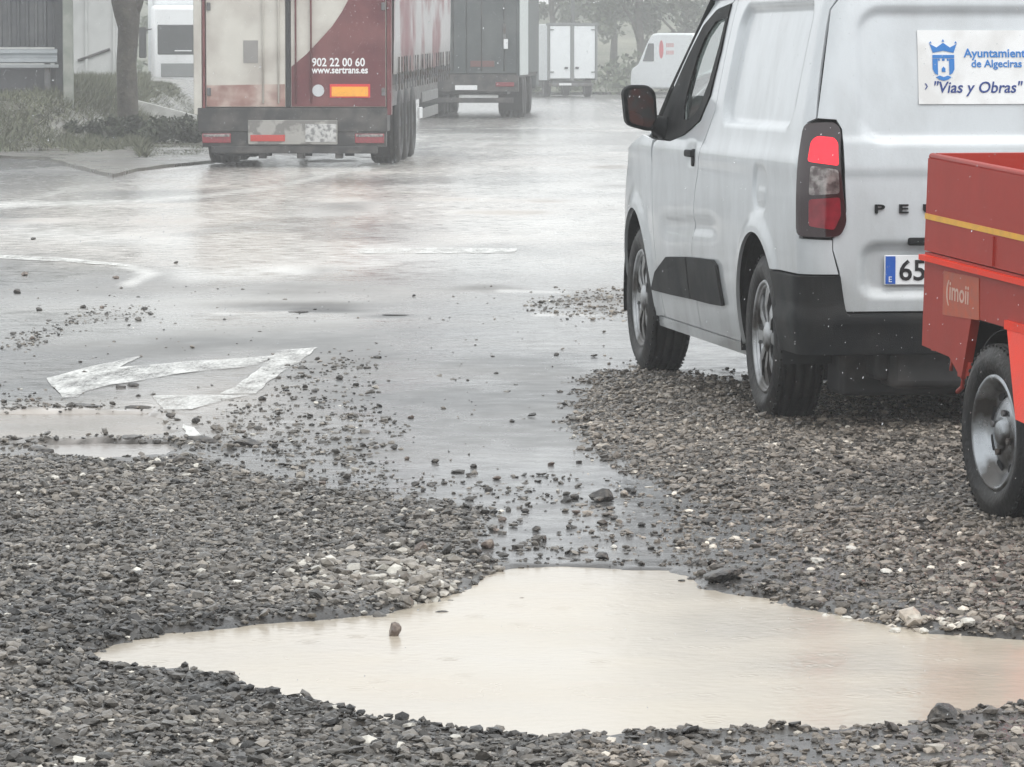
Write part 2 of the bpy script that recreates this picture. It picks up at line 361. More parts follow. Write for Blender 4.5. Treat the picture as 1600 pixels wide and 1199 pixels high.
L.new(bp.outputs[0], bp2.inputs['Normal']); L.new(bp2.outputs[0], b.inputs['Normal'])
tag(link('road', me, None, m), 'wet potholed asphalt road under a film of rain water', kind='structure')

def water_sheet(name, poly_px, z, col, col2, label, grow=.10):
    base = gpoly(poly_px) if isinstance(poly_px[0][0], (int,)) else poly_px
    bm = bmesh.new(); cx = sum(p[0] for p in base) / len(base); cy = sum(p[1] for p in base) / len(base)
    vs = [bm.verts.new((p[0] + (p[0] - cx) / math.hypot(p[0] - cx, p[1] - cy) * grow, p[1] + (p[1] - cy) / math.hypot(p[0] - cx, p[1] - cy) * grow * 1.2, z)) for p in base]
    f = bm.faces.new(vs); bmesh.ops.triangulate(bm, faces=[f]); bmesh.ops.recalc_face_normals(bm, faces=bm.faces)
    if bm.faces[:][0].normal.z < 0: bmesh.ops.reverse_faces(bm, faces=bm.faces)
    me = bpy.data.meshes.new(name); bm.to_mesh(me); bm.free()
    mm = mat(name + '_water' , col, rough=.22, ior=1.33, var=.05, scale=1.6, bump=.25, bscale=26, dist=.006, base2=col2, m2scale=1.3, m2lo=.4, m2hi=.65)
    nt = mm.node_tree; N = nt.nodes; L = nt.links; pb = N['Principled BSDF']; old = pb.inputs['Normal'].links[0].from_node
    ge = N.new('ShaderNodeNewGeometry'); vo = N.new('ShaderNodeTexVoronoi'); vo.inputs['Scale'].default_value = 6.5; L.new(ge.outputs['Position'], vo.inputs['Vector'])
    a = N.new('ShaderNodeMath'); a.operation = 'MULTIPLY'; a.inputs[1].default_value = 48; L.new(vo.outputs['Distance'], a.inputs[0])
    s_ = N.new('ShaderNodeMath'); s_.operation = 'SINE'; L.new(a.outputs[0], s_.inputs[0])
    f_ = N.new('ShaderNodeMapRange'); f_.inputs[1].default_value = .30; f_.inputs[2].default_value = .10; L.new(vo.outputs['Distance'], f_.inputs[0])
    g_ = N.new('ShaderNodeMath'); g_.operation = 'MULTIPLY'; L.new(s_.outputs[0], g_.inputs[0]); L.new(f_.outputs[0], g_.inputs[1])
    bb = N.new('ShaderNodeBump'); bb.inputs['Strength'].default_value = .25; bb.inputs['Distance'].default_value = .002; L.new(g_.outputs[0], bb.inputs['Height']); L.new(old.outputs[0], bb.inputs['Normal']); L.new(bb.outputs[0], pb.inputs['Normal'])
    return tag(link(name, me, None, mm), label, kind='structure')
water_sheet('puddle', PUDDLE, -.006, (.485, .43, .35), (.45, .405, .34), 'wide puddle of cloudy cream brown water filling the big pothole in front')
water_sheet('small_puddle', POOL2, -.006, (.22, .195, .165), (.30, .27, .24), 'shallow brown puddle in a long pothole left of the painted arrow', .07)
water_sheet('small_puddle', POOL3, -.006, (.36, .34, .32), (.30, .29, .28), 'small grey puddle between the brown pothole and the left gravel', .07)

# ------------------------------------------------------------------ worn painted markings
pm = bpy.data.materials.new('worn_road_paint'); pm.use_nodes = True; nt = pm.node_tree; N = nt.nodes; L = nt.links; b = N['Principled BSDF']
b.inputs['Base Color'].default_value = (.74, .74, .71, 1); b.inputs['Roughness'].default_value = .35
geo = node('ShaderNodeNewGeometry')
mpv = node('ShaderNodeMapping'); mpv.inputs['Scale'].default_value = (1, .22, 1); L.new(geo.outputs['Position'], mpv.inputs[0])
n1 = noise(9, 8, mpv.outputs[0]); n2 = noise(70, 4, mpv.outputs[0])
ms = node('ShaderNodeMath', operation='MULTIPLY_ADD'); L.new(n2, ms.inputs[0]); ms.inputs[1].default_value = .45; L.new(n1, ms.inputs[2])
al = rng_(ms.outputs[0], .56, .86, .12, .85)
L.new(al, b.inputs['Alpha'])
def marking(name, polys, label, z=.011):
    bm = bmesh.new()
    for poly in polys:
        vs = []
        for i in range(len(poly)):
            a = G(*poly[i]); c2 = G(*poly[(i + 1) % len(poly)]); n = max(1, int((c2 - a).length / .15))
            for k in range(n):
                p = a.lerp(c2, k / n); e = .007 if k else 0
                vs.append(bm.verts.new((p.x + random.uniform(-e, e), p.y + random.uniform(-e, e) * 2, z)))
        f = bm.faces.new(vs)
    X0, X1 = min(v.co.x for v in bm.verts), max(v.co.x for v in bm.verts); Y0, Y1 = min(v.co.y for v in bm.verts), max(v.co.y for v in bm.verts)
    for ax, lo, hi in ((0, X0, X1), (1, Y0, Y1)):
        k = math.floor(lo / .1) + 1
        while k * .1 < hi:
            bmesh.ops.bisect_plane(bm, geom=bm.verts[:] + bm.edges[:] + bm.faces[:], dist=1e-5, plane_co=(k * .1, 0, 0) if ax == 0 else (0, k * .1, 0), plane_no=(1, 0, 0) if ax == 0 else (0, 1, 0)); k += 1
    bmesh.ops.triangulate(bm, faces=bm.faces); bmesh.ops.recalc_face_normals(bm, faces=bm.faces)
    for f in bm.faces:
        if f.normal.z < 0: f.normal_flip()
    va = bm.verts[:]; hz_ = ground_h(np.array([v.co.x for v in va]), np.array([v.co.y for v in va]))
    for v, q_ in zip(va, hz_): v.co.z = float(q_) + .0045
    me = bpy.data.meshes.new(name); bm.to_mesh(me); bm.free()
    return tag(link(name, me, None, pm), label, kind='structure')
marking('painted_arrow', [[(73, 592), (130, 578), (222, 557), (187, 576), (300, 566), (375, 561), (432, 556), (400, 572), (300, 583), (240, 592), (175, 603), (131, 613), (122, 621), (97, 622)], [(434, 549), (497, 544), (462, 570), (415, 600), (400, 617), (344, 617), (369, 604), (405, 578)],
    [(238, 619), (390, 619), (344, 630), (300, 640), (256, 641), (247, 632)], [(286, 667), (302, 670), (316, 683), (289, 683)]], 'worn white turn arrow painted on the wet road at the left')
marking('painted_line', [[(-300, 386), (0, 399), (100, 404), (190, 413), (205, 418), (100, 410), (0, 405), (-300, 392)]], 'thin white line painted across the road at the left edge')
marking('painted_bar', [[(556, 390), (680, 388), (808, 389), (806, 396), (700, 397), (562, 397)]], 'short white bar painted across the road in the middle', z=.006)

# ------------------------------------------------------------------ stones
ico = bmesh.new(); bmesh.ops.create_icosphere(ico, subdivisions=1, radius=1)
IV = np.array([v.co[:] for v in ico.verts]); IF = np.array([[v.index for v in f.verts] for f in ico.faces]); ico.free()
def shapes(n, seed, jit=.28):
    r = np.random.default_rng(seed); out = []
    for _ in range(n):
        v = IV * (1 + r.uniform(-jit, jit, (12, 1))) + r.uniform(-.12, .12, (12, 3))
        v = v * np.array([r.uniform(.8, 1.25), r.uniform(.7, 1.1), r.uniform(.32, .62)]); out.append(v)
    return np.array(out)
PAL = np.array([(.035, .034, .034), (.07, .066, .061), (.125, .116, .106), (.19, .173, .154), (.27, .245, .215), (.36, .335, .30), (.58, .56, .51)])
def stones(name, pts, rad, cols, material):
    n = len(pts); sh = shapes(24, 3); k = rng.integers(0, 24, n); a = rng.uniform(0, 2 * math.pi, n); tl = rng.normal(0, .35, n)
    V = sh[k] * rad[:, None, None]
    ca, sa = np.cos(a)[:, None], np.sin(a)[:, None]; ct, st = np.cos(tl)[:, None], np.sin(tl)[:, None]
    x, y, z = V[..., 0], V[..., 1], V[..., 2]; y, z = y * ct - z * st, y * st + z * ct; x, y = x * ca - y * sa, x * sa + y * ca
    V = np.stack([x, y, z + (rng.uniform(-.25, .55, n) * rad)[:, None]], -1) + pts[:, None, :]
    F = (IF[None] + 12 * np.arange(n)[:, None, None]).reshape(-1, 3)
    me = bpy.data.meshes.new(name); me.vertices.add(n * 12); me.vertices.foreach_set('co', V.ravel())
    me.loops.add(F.size); me.loops.foreach_set('vertex_index', F.ravel()); me.polygons.add(len(F))
    me.polygons.foreach_set('loop_start', np.arange(0, F.size, 3)); me.polygons.foreach_set('loop_total', np.full(len(F), 3)); me.update()
    me.attributes.new('sharp_face', 'BOOLEAN', 'FACE').data.foreach_set('value', np.ones(len(F), bool))
    at = me.attributes.new('stone_col', 'FLOAT_COLOR', 'POINT')
    at.data.foreach_set('color', np.repeat(np.concatenate([cols, np.ones((n, 1))], 1), 12, 0).ravel())
    return link(name, me, None, material)
M_gravel = mat('gravel_stone', (.1, .1, .1), rough=.30, var=.25, scale=60, attr='stone_col', ior=1.42, bump=.3, bscale=250, dist=.003)
n = 450000
Yc = rng.uniform(8.0, 27, n); Xc = rng.uniform(-1, 1, n) * (Yc * .1176 + .45)
qx, qy = proj(Xc, Yc); bd = bed(qx, qy, Xc, Yc)
s1 = sdist(Xc, Yc, PUDDLE) + (fbm(Xc * 7, Yc * 7, 41, 3) - .5) * .10
area = (19 * 2 * (17.5 * .1176 + .45)); dens0 = n / area
want = 4300 * np.clip(bd, 0, 1)
keep = (rng.uniform(0, 1, n) < want / dens0) & (s1 > -.045)
keep &= (sdist(Xc, Yc, POOL3) > 0) & ((sdist(Xc, Yc, POOL2) > 0) | (rng.uniform(0, 1, n) < .5))
Xc, Yc, bd, s1, qx, qy = [q[keep] for q in (Xc, Yc, bd, s1, qx, qy)]
n = len(Xc); print('gravel stones', n)
rad = np.clip(rng.lognormal(math.log(.0064), .50, n), .0028, .021)
pale = np.exp(-(((qx - 620) / 150) ** 2 + ((qy - 915) / 38) ** 2)) + .9 * np.exp(-(((qx - 1430) / 190) ** 2 + ((qy - 975) / 12) ** 2))
rad *= 1 + .45 * pale
Zc = ground_h(Xc, Yc, bd) + rad * .0
Zc = np.where((s1 < .03) & (s1 > -.045), np.maximum(Zc, -.012 - rad * .15), Zc)
lean = np.clip(rng.normal(2.25, 1.0, n) + 1.5 * pale + .35 * (qx > 900) - .9 * np.exp(-((s1 - .06) / .12) ** 2) * (pale < .3)
    - 1.3 * np.exp(-(((qx - 130) / 300) ** 2 + ((qy - 975) / 45) ** 2)) - 1.0 * np.exp(-(((qx - 330) / 300) ** 2 + ((qy - 1085) / 28) ** 2)) + 1.6 * (fbm(Xc * 1.7, Yc * 1.7, 151, 3) - .5), 0, 5.3)
lean = np.where(rng.uniform(0, 1, n) < .018 + .12 * pale, 6, lean)
i0 = np.floor(lean).astype(int); fr = (lean - i0)[:, None]; cols = PAL[i0] * (1 - fr) + PAL[np.minimum(i0 + 1, 6)] * fr
cols *= rng.uniform(.48, 1.2, (n, 1)); cols = cols * np.where((qx > 900)[:, None], [1.14, 1.08, 1.02], [1.0, .99, .97])
g = stones('gravel', np.stack([Xc, Yc, Zc], -1), rad, cols, M_gravel)
tag(g, 'loose wet grey brown gravel spread in beds around the pothole', 'gravel', kind='stuff')

M_dark = mat('dark_wet_stone', (.045, .042, .04), rough=.35, var=.35, scale=40, bump=.5, bscale=120, base2=(.09, .08, .07), m2scale=50)
M_brown = mat('brown_wet_stone', (.13, .10, .085), rough=.4, var=.3, scale=40, bump=.5, bscale=120, base2=(.22, .18, .15), m2scale=40)
M_pale = mat('pale_stone', (.62, .60, .55), rough=.5, var=.15, scale=50, bump=.4, bscale=140, base2=(.48, .45, .40), m2scale=60)
def rock_mesh(name, seed, sub, dims, m, jag=.25):
    bm = bmesh.new(); bmesh.ops.create_icosphere(bm, subdivisions=sub, radius=1); rr = random.Random(seed)
    offs = [Vector((rr.uniform(-1, 1), rr.uniform(-1, 1), rr.uniform(-1, 1))).normalized() for _ in range(9)]; cut = [rr.uniform(.55, .85) for _ in offs]
    for v in bm.verts:
        for o_, c_ in zip(offs, cut):
            d_ = v.co.dot(o_)
            if d_ > c_: v.co -= o_ * (d_ - c_)
        v.co *= 1 + rr.uniform(-jag, jag) * .25
        v.co = Vector((v.co.x * dims[0], v.co.y * dims[1], v.co.z * dims[2]))
    for f in bm.faces: f.smooth = False
    me = bpy.data.meshes.new(name); bm.to_mesh(me); bm.free(); me.materials.append(m); return me
def gh1(x, y): return float(ground_h(np.array([x]), np.array([y]))[0])
def put_rock(px, py, wpx, label, kind=0, hr=.6, group=None, name='stone', sink=.2, water=None, sub=2, dr=.9):
    p = G(px, py); sc = FPX / p.y; rad_ = wpx / sc / 2
    o = link(name, rock_mesh(name, int(px * 7 + py), sub, (rad_, rad_ * dr, rad_ * hr), (M_dark, M_brown, M_pale)[kind]))
    z = water if water is not None else max(gh1(p.x, p.y), -.009 if sdist(np.array([p.x]), np.array([p.y]), PUDDLE)[0] < .08 else -1)
    o.location = (p.x, p.y, z + rad_ * hr * (1 - sink * 2)); o.rotation_euler = (0, 0, random.uniform(0, 6))
    return tag(o, label, 'stone', group)
put_rock(617, 990, 26, 'small brown pointed stone sticking out of the cream puddle', 1, 1.1, sink=.1, water=-.012)
put_rock(642, 974, 8, 'tiny brown pebble beside the pointed stone in the puddle', 1, .6, water=-.012)
put_rock(690, 953, 26, 'flat dark sliver of stone at the upper left shore of the puddle', 0, .3, water=-.012, dr=.5)
put_rock(816, 931, 14, 'flat brown pebble alone in the upper middle of the puddle', 1, .4, water=-.012)
put_rock(762, 856, 27, 'brown grey upright stone at the right tip of the left gravel bed', 1, .8)
put_rock(741, 872, 36, 'black angular stone at the right tip of the left gravel bed', 0, .55)
put_rock(659, 875, 28, 'rounded dark brown stone on the right part of the left gravel bed', 1, .8)
put_rock(686, 925, 22, 'bright yellowish white stone at the shore above the pointed stone', 2, .7)
put_rock(941, 782, 46, 'largest dark clod of stones standing on the wet asphalt in the centre', 0, .6)
put_rock(897, 781, 18, 'dark wedge shaped stone just left of the large centre clod', 0, .7)
put_rock(942, 873, 30, 'dark stone with wet top just above the upper shore of the puddle', 0, .5)
put_rock(959, 856, 13, 'small white stone just above the upper shore of the puddle', 2, .6)
put_rock(1277, 883, 26, 'largest white stone lying in the wet grit right of the puddle tip', 2, .55)
put_rock(1275, 852, 10, 'small white pebble above the largest white stone', 2, .6)
put_rock(1328, 868, 26, 'pale flat stone right of the largest white stone', 2, .4)
put_rock(1385, 903, 24, 'pale grey oval stone lying on the dark grit at the right', 2, .5)
put_rock(1356, 901, 12, 'black stone just left of the pale grey oval stone', 0, .8)
put_rock(1096, 852, 22, 'black blocky stone in shallow water above the black chunk at the shore', 0, .6)
put_rock(1114, 822, 26, 'black peaked stone in shallow water above the blocky black stone', 0, .6)
put_rock(1130, 912, 76, 'black chunk of broken asphalt on the upper right shore of the puddle', 0, .32, name='asphalt_chunk', sub=3, dr=.8)
put_rock(1158, 922, 24, 'small slab of asphalt in front of the black chunk', 0, .35, name='asphalt_chunk')
put_rock(1440, 966, 52, 'dark broken asphalt slab among white stones on the right shore', 0, .35, name='asphalt_chunk', sub=3)
put_rock(1471, 976, 15, 'white stone right of the dark slab on the right shore', 2, .8)
put_rock(1512, 987, 30, 'biggest pale block on the right shore near the picture edge', 2, .55)
put_rock(1445, 986, 18, 'white stone in front of the dark slab on the right shore', 2, .6)
put_rock(1400, 984, 34, 'long pale stone at the waterline left of the white stones', 2, .35, dr=.6)
put_rock(1325, 963, 28, 'long white stone at the waterline below the gravel', 2, .3, dr=.6)
put_rock(1290, 958, 22, 'flat white stone at the far left of the row of shore stones', 2, .3, dr=.6)
put_rock(1474, 1134, 70, 'black peaked asphalt chunk on the near shore at the lower right', 0, .55, name='asphalt_chunk', sub=3, dr=.8)
put_rock(1392, 1131, 14, 'small black lump left of the peaked chunk on the near shore', 0, .8)
put_rock(306, 662, 16, 'black stone right of the tail of the painted arrow', 0, .8)
put_rock(266, 653, 16, 'black wedge of asphalt at the tail of the painted arrow', 0, .6)
put_rock(62, 705, 50, 'dark lump of asphalt between the two small puddles at the left', 0, .4, name='asphalt_chunk', sub=3)
put_rock(283, 729, 30, 'dark broken lump on the upper edge of the left gravel bed', 0, .5, name='asphalt_chunk')
put_rock(222, 760, 22, 'dark stone lying on the left gravel below the small grey puddle', 0, .5)
put_rock(208, 605, 24, 'thin dark asphalt flake beside the shaft of the painted arrow', 0, .3, dr=.6)
put_rock(275, 412, 9, 'single dark pebble on the bright muddy water below the red lorry', 0, .6)
put_rock(869, 556, 11, 'single dark pebble on smooth wet asphalt left of the van front wheel', 0, .6)
put_rock(800, 661, 11, 'single dark pebble on smooth wet asphalt in the centre of the lane', 0, .6)
put_rock(130, 637, 70, 'long flat flake of broken asphalt on the far rim of the brown pothole', 0, .12, name='asphalt_chunk', dr=.5)
put_rock(215, 640, 46, 'short flat flake of broken asphalt at the far right rim of the brown pothole', 0, .15, name='asphalt_chunk', dr=.5)
put_rock(205, 688, 80, 'long dark asphalt flake on the near rim of the brown pothole', 0, .12, name='asphalt_chunk', dr=.5)
put_rock(315, 690, 84, 'long black broken asphalt edge right of the brown pothole', 0, .16, name='asphalt_chunk', dr=.5)
put_rock(385, 699, 50, 'dark broken lump at the right end of the long black asphalt edge', 0, .3, name='asphalt_chunk')
put_rock(470, 488, 60, 'thin dark asphalt flake standing in the wet patch left of centre', 0, .08, name='asphalt_chunk', dr=.6)
put_rock(620, 493, 50, 'thin dark asphalt flake in the wet patch in the centre', 0, .07, name='asphalt_chunk', dr=.6)
LOOSE = [(642, 655), (616, 704), (587, 703), (567, 700), (636, 719), (732, 744), (694, 757), (675, 760), (649, 760), (764, 767), (703, 790), (680, 785),
    (868, 750), (922, 706), (904, 724), (861, 727), (505, 760), (775, 832), (838, 831), (785, 816), (838, 844), (890, 827), (900, 803), (531, 594), (476, 606), (491, 614),
    (741, 731), (680, 724), (1003, 823), (1161, 802), (1184, 847), (1210, 828), (776, 750), (1040, 832), (960, 812), (1000, 790), (820, 800), (855, 775), (990, 770), (1065, 905),
    (6, 630), (50, 627), (440, 690), (411, 627), (50, 532), (61, 486), (28, 459), (39, 431), (181, 436), (52, 375), (225, 484), (130, 482), (160, 482), (380, 676), (430, 700), (99, 764)]
for i, (x, y) in enumerate(LOOSE):
    left = x < 470
    if left: lb_t = ('dark pebble on the wet road above the painted arrow', 'pebbles above the painted arrow') if y < 545 else ('dark pebble lying between the painted arrow and the left gravel bed', 'pebbles below the painted arrow')
    else: lb_t = ('dark pebble at the left side of the smooth wet lane near the arrow', 'pebbles on the left side of the lane') if y < 640 else ('dark pebble on the smooth wet lane above the scattered stones', 'pebbles on the smooth lane') if y < 735 else ('dark pebble in the shallow water between the two gravel beds', 'pebbles in the shallow water')
    put_rock(x, y, random.uniform(10, 17), lb_t[0], 0 if random.random() < .75 else 1, .6, group=lb_t[1])
# ------------------------------------------------------------------ shared vehicle materials
M_van = dirty_paint('white_van_paint', (.60, .635, .66), (.27, .275, .27), .2, 1.0, .75)
M_lorryw = dirty_paint('white_lorry_paint', (.80, .82, .83), (.40, .40, .39), .3, 2.2, .6, scale=1.5)
M_plastic = mat('black_plastic', (.008, .009, .010), rough=.62, var=.25, scale=6, bump=.15, bscale=300, base2=(.016, .016, .016), m2scale=5, ior=1.25)
M_gap = mat('dark_cavity', (.008, .008, .009), rough=.8)
M_tyre = mat('wet_tyre_rubber', (.012, .012, .013), rough=.5, var=.3, scale=20, bump=.3, bscale=60, base2=(.022, .021, .019), m2scale=8, ior=1.35)
M_silver = mat('silver_wheel', (.40, .42, .44), rough=.3, metal=.85, var=.2, scale=14, base2=(.09, .085, .08), m2scale=7, m2lo=.42, m2hi=.58)
M_wheel = mat('dirty_wheel', (.42, .43, .44), rough=.35, metal=.8, var=.25, scale=14, base2=(.07, .065, .06), m2scale=6, m2lo=.42, m2hi=.58)
M_steeld = mat('dull_steel', (.16, .16, .165), rough=.5, metal=.6, var=.3, scale=12, base2=(.08, .065, .055), m2scale=9)
M_glass = mat('tinted_glass', (.55, .62, .60), rough=.04, trans=.92, var=.02, rvar=.02, ior=1.45)
M_darkglass = mat('dark_glass', (.02, .024, .026), rough=.06, rvar=.02, ior=1.5)
M_lampdark = mat('lamp_housing', (.02, .006, .008), rough=.15, rvar=.03, coat=1)
M_redlit = mat('lit_red_lens', (.75, .02, .03), rough=.2, emis=(1, .03, .05), estr=.75, var=.25, scale=30)
M_red = mat('dark_red_lens', (.20, .008, .018), rough=.15, rvar=.03, coat=1, var=.3, scale=25)
M_clear = mat('clear_lens', (.30, .28, .27), rough=.12, metal=.5, var=.5, scale=35, base2=(.12, .10, .10), m2scale=30)
M_platew = mat('plate_white', (.78, .79, .80), rough=.35, var=.04)
M_blue = mat('plate_blue', (.02, .10, .42), rough=.35, var=.1)
M_print = mat('print_black', (.012, .012, .014), rough=.4)
M_cream = dirty_paint('cream_door_paint', (.66, .63, .57), (.36, .33, .29), .8, 2.0, .6, scale=1.2, rough=.35, coat=.3)
M_maroon = dirty_paint('maroon_paint', (.20, .022, .03), (.22, .12, .11), .7, 1.7, .5, scale=1.2, rough=.35, coat=.3)
M_chassis = mat('chassis_grime', (.03, .03, .031), rough=.6, var=.35, scale=6, base2=(.075, .07, .066), m2scale=4)

# ------------------------------------------------------------------ curved panels of the van
def lerp(t, x):
    if x <= t[0][0]: return t[0][1]
    for (a, b_), (c_, d) in zip(t, t[1:]):
        if x <= c_: return b_ + (d - b_) * (x - a) / (c_ - a)
    return t[-1][1]
def smooth_table(t, lo, hi, n=120):
    xs_ = np.linspace(lo, hi, n); ys_ = np.interp(xs_, [p[0] for p in t], [p[1] for p in t])
    k = np.ones(13) / 13; yp = np.pad(ys_, 6, mode='edge'); return list(zip(xs_.tolist(), np.convolve(yp, k, 'valid').tolist()))
WT = smooth_table([(.15, .84), (.25, .87), (.45, .905), (.7, .922), (.95, .922), (1.1, .91), (1.3, .875), (1.5, .835), (1.65, .80), (1.75, .765), (1.85, .70)], .1, 1.9)
YR = smooth_table([(.2, -.79), (.6, -.80), (1.0, -.80), (1.3, -.775), (1.6, -.73), (1.85, -.66)], .1, 1.9)
YF = smooth_table([(.2, 3.46), (.5, 3.58), (.75, 3.58), (.95, 3.45), (1.15, 3.25)], .1, 1.9)
WB, RC, RF = 2.785, .10, .42
def ssc(a, b_, x):
    t = min(1, max(0, (x - a) / (b_ - a))); return t * t * (3 - 2 * t)
def rrect(x, y, x0, x1, y0, y1, r, f):
    """1 inside a rounded rectangle, falling to 0 over f outside"""
    cx, cy = (x0 + x1) / 2, (y0 + y1) / 2; qx, qy = abs(x - cx) - (x1 - x0) / 2 + r, abs(y - cy) - (y1 - y0) / 2 + r
    d = math.hypot(max(qx, 0), max(qy, 0)) + min(max(qx, qy), 0) - r
    return ssc(f, -f, d)
def emb_side(u, z):
    d = -.026 * rrect(u, z, -.52, .82, 1.16, 1.625, .10, .014)
    d += -.010 * rrect(u, z, -.20, .06, .82, 1.0, .09, .012)
    d += .004 * rrect(u, z, -.14, .0, .85, .91, .02, .008)
    d += -.014 * math.exp(-((z - .70 - .02 * math.sin(u * 2)) / .035) ** 2) * ssc(.7, 1.0, u) * ssc(2.2, 1.9, u)
    d += .010 * math.exp(-((z - 1.02) / .05) ** 2)
    for y0 in (0, WB):
        rr = math.hypot(u - y0, z - .33); d += .016 * ssc(.50, .42, rr)
    d += -.012 * rrect(u, z, 1.27, 1.47, .97, 1.045, .035, .012)
    return d
def emb_rear(x, z):
    d = -.022 * rrect(x, z, -.68, .70, 1.11, 1.60, .09, .014)
    d += -.03 * rrect(x, z, -.67, .02, .535, .715, .05, .02)
    d += .008 * ssc(.97, 1.0, z) * ssc(1.13, 1.10, z)
    return d
def pos_side(u, z):
    W = lerp(WT, z) - .05 * max(0, (min(u, 3.3) - 2.2) / 1.3) ** 2 - .012 * max(0, (.6 - u) / 1.3) ** 2
    yr, yf = lerp(YR, z), lerp(YF, z); ysr, ye = yr + RC, yf - RF
    if u < ysr:
        a = (ysr - u) / RC
        if a <= math.pi / 2: return Vector((-(W - RC) - RC * math.cos(a), ysr - RC * math.sin(a), z))
        return Vector((min(0, -(W - RC) + (a - math.pi / 2) * RC), yr, z))
    if u > ye:
        a = (u - ye) / RF
        if a < math.pi / 2: return Vector((-(W - RF) - RF * math.cos(a), ye + RF * math.sin(a), z))
        return Vector((min(0, -(W - RF) + (a - math.pi / 2) * RF), yf, z))
    return Vector((-W, u, z))
def pos_rear(x, z):
    W = lerp(WT, z) - .012; yr = lerp(YR, z); e = abs(x) - (W - RC); sg = -1 if x < 0 else 1
    if e <= 0: return Vector((x, yr, z))
    a = min(e / RC, math.pi / 2); return Vector((sg * (W - RC + RC * math.sin(a)), yr + RC * (1 - math.cos(a)), z))
def mapper(pos, emb, sign):
    def f(u, z, off=0.0):
        p = pos(u, z); du = pos(u + .004, z) - pos(u - .004, z); dz = pos(u, z + .004) - pos(u, z - .004)
        n = du.cross(dz) * sign
        n = n.normalized() if n.length > 1e-9 else Vector((0, -1, 0))
        return p + n * (off + (emb(u, z) if emb else 0)), n
    return f
SIDE = mapper(pos_side, emb_side, -1); SIDEP = mapper(pos_side, None, -1)
REAR = mapper(pos_rear, emb_rear, 1); REARP = mapper(pos_rear, None, 1)
def ux(x, z):
    W = lerp(WT, z) - .012; return lerp(YR, z) + RC - RC * math.pi / 2 - (x + (W - RC))
def inset(poly, d):
    n = len(poly); A = sum(poly[i][0] * poly[(i + 1) % n][1] - poly[(i + 1) % n][0] * poly[i][1] for i in range(n)); sg = 1 if A > 0 else -1; out = []
    for i in range(n):
        p0, p1, p2 = Vector(poly[i - 1]), Vector(poly[i]), Vector(poly[(i + 1) % n])
        e1 = (p1 - p0).normalized(); e2 = (p2 - p1).normalized(); n1 = Vector((-e1.y, e1.x)) * sg; n2 = Vector((-e2.y, e2.x)) * sg
        b_ = (n1 + n2); b_ = b_.normalized() if b_.length > 1e-6 else n1; k = 1 / max(.4, b_.dot(n1))
        out.append(tuple(p1 + b_ * d * k))
    return out
def rounded(poly, r, n=4):
    out = []; m_ = len(poly)
    for i in range(m_):
        p0, p1, p2 = Vector(poly[i - 1]), Vector(poly[i]), Vector(poly[(i + 1) % m_])
        l1, l2 = (p0 - p1), (p2 - p1); t = min(r, l1.length * .45, l2.length * .45); a = p1 + l1.normalized() * t; b_ = p1 + l2.normalized() * t
        for k in range(n + 1):
            s_ = k / n; out.append(tuple(a * (1 - s_) ** 2 + p1 * 2 * s_ * (1 - s_) + b_ * s_ ** 2))
    return out
def panel(name, polys, mp, m, parent, gap=.0035, th=.014, g=.03, off=0.0, both=False, label=None):
    bm = bmesh.new()
    if not isinstance(polys[0][0], (tuple, list)): polys = [polys]
    for poly in polys:
        if gap: poly = inset(poly, gap)
        b2 = bmesh.new(); vs = [b2.verts.new((p[0], p[1], 0)) for p in poly]; b2.faces.new(vs)
        us_ = [p[0] for p in poly]; zs_ = [p[1] for p in poly]
        for ax, lo, hi in ((0, min(us_), max(us_)), (1, min(zs_), max(zs_))):
            k = math.floor(lo / g) + 1
            while k * g < hi:
                co = (k * g, 0, 0) if ax == 0 else (0, k * g, 0); no = (1, 0, 0) if ax == 0 else (0, 1, 0)
                bmesh.ops.bisect_plane(b2, geom=b2.verts[:] + b2.edges[:] + b2.faces[:], dist=1e-5, plane_co=co, plane_no=no); k += 1
        bmesh.ops.triangulate(b2, faces=[f for f in b2.faces if len(f.verts) > 4])
        edges = [e for e in b2.edges if e.is_boundary]
        r = bmesh.ops.extrude_edge_only(b2, edges=edges); new = {v for v in r['geom'] if isinstance(v, bmesh.types.BMVert)}
        co = {}
        for v in b2.verts:
            p, n_ = mp(v.co.x, v.co.y, off); co[v] = p - n_ * (th if v in new else 0)
        for v, p in co.items(): v.co = p
        for f in b2.faces: f.smooth = True
        for e in edges:
            if e.is_valid: e.smooth = False
        tmp = bpy.data.meshes.new('t'); b2.normal_update()
        ctr = sum((f.calc_center_median() for f in b2.faces), Vector()) / len(b2.faces)
        main = max(b2.faces, key=lambda f: f.calc_area()); pn = main.normal.copy(); mc = main.calc_center_median()
        outw = Vector((mc.x, (mc.y - 1.4) * .2, 0)) if abs(mc.x) > .3 and mc.y > -.75 else Vector((0, mc.y - 1.4, 0))
        if pn.dot(outw) < 0:
            bmesh.ops.reverse_faces(b2, faces=b2.faces)
        b2.to_mesh(tmp); b2.free(); bm.from_mesh(tmp); bpy.data.meshes.remove(tmp)
    me = bpy.data.meshes.new(name); bm.to_mesh(me); o = link(name, me, parent, m)
    if label: o['label'] = label
    outs = [o]
    if both:
        for v in bm.verts: v.co.x *= -1
        bmesh.ops.reverse_faces(bm, faces=bm.faces)
        me2 = bpy.data.meshes.new(name); bm.to_mesh(me2); o2 = link(name, me2, parent, m); outs.append(o2)
        if label: o2['label'] = label
    bm.free(); return outs
def arc(cx_, cz, r, a0, a1, n=18):
    return [(cx_ + r * math.cos(R(a0 + (a1 - a0) * k / n)), cz + r * math.sin(R(a0 + (a1 - a0) * k / n))) for k in range(n + 1)]

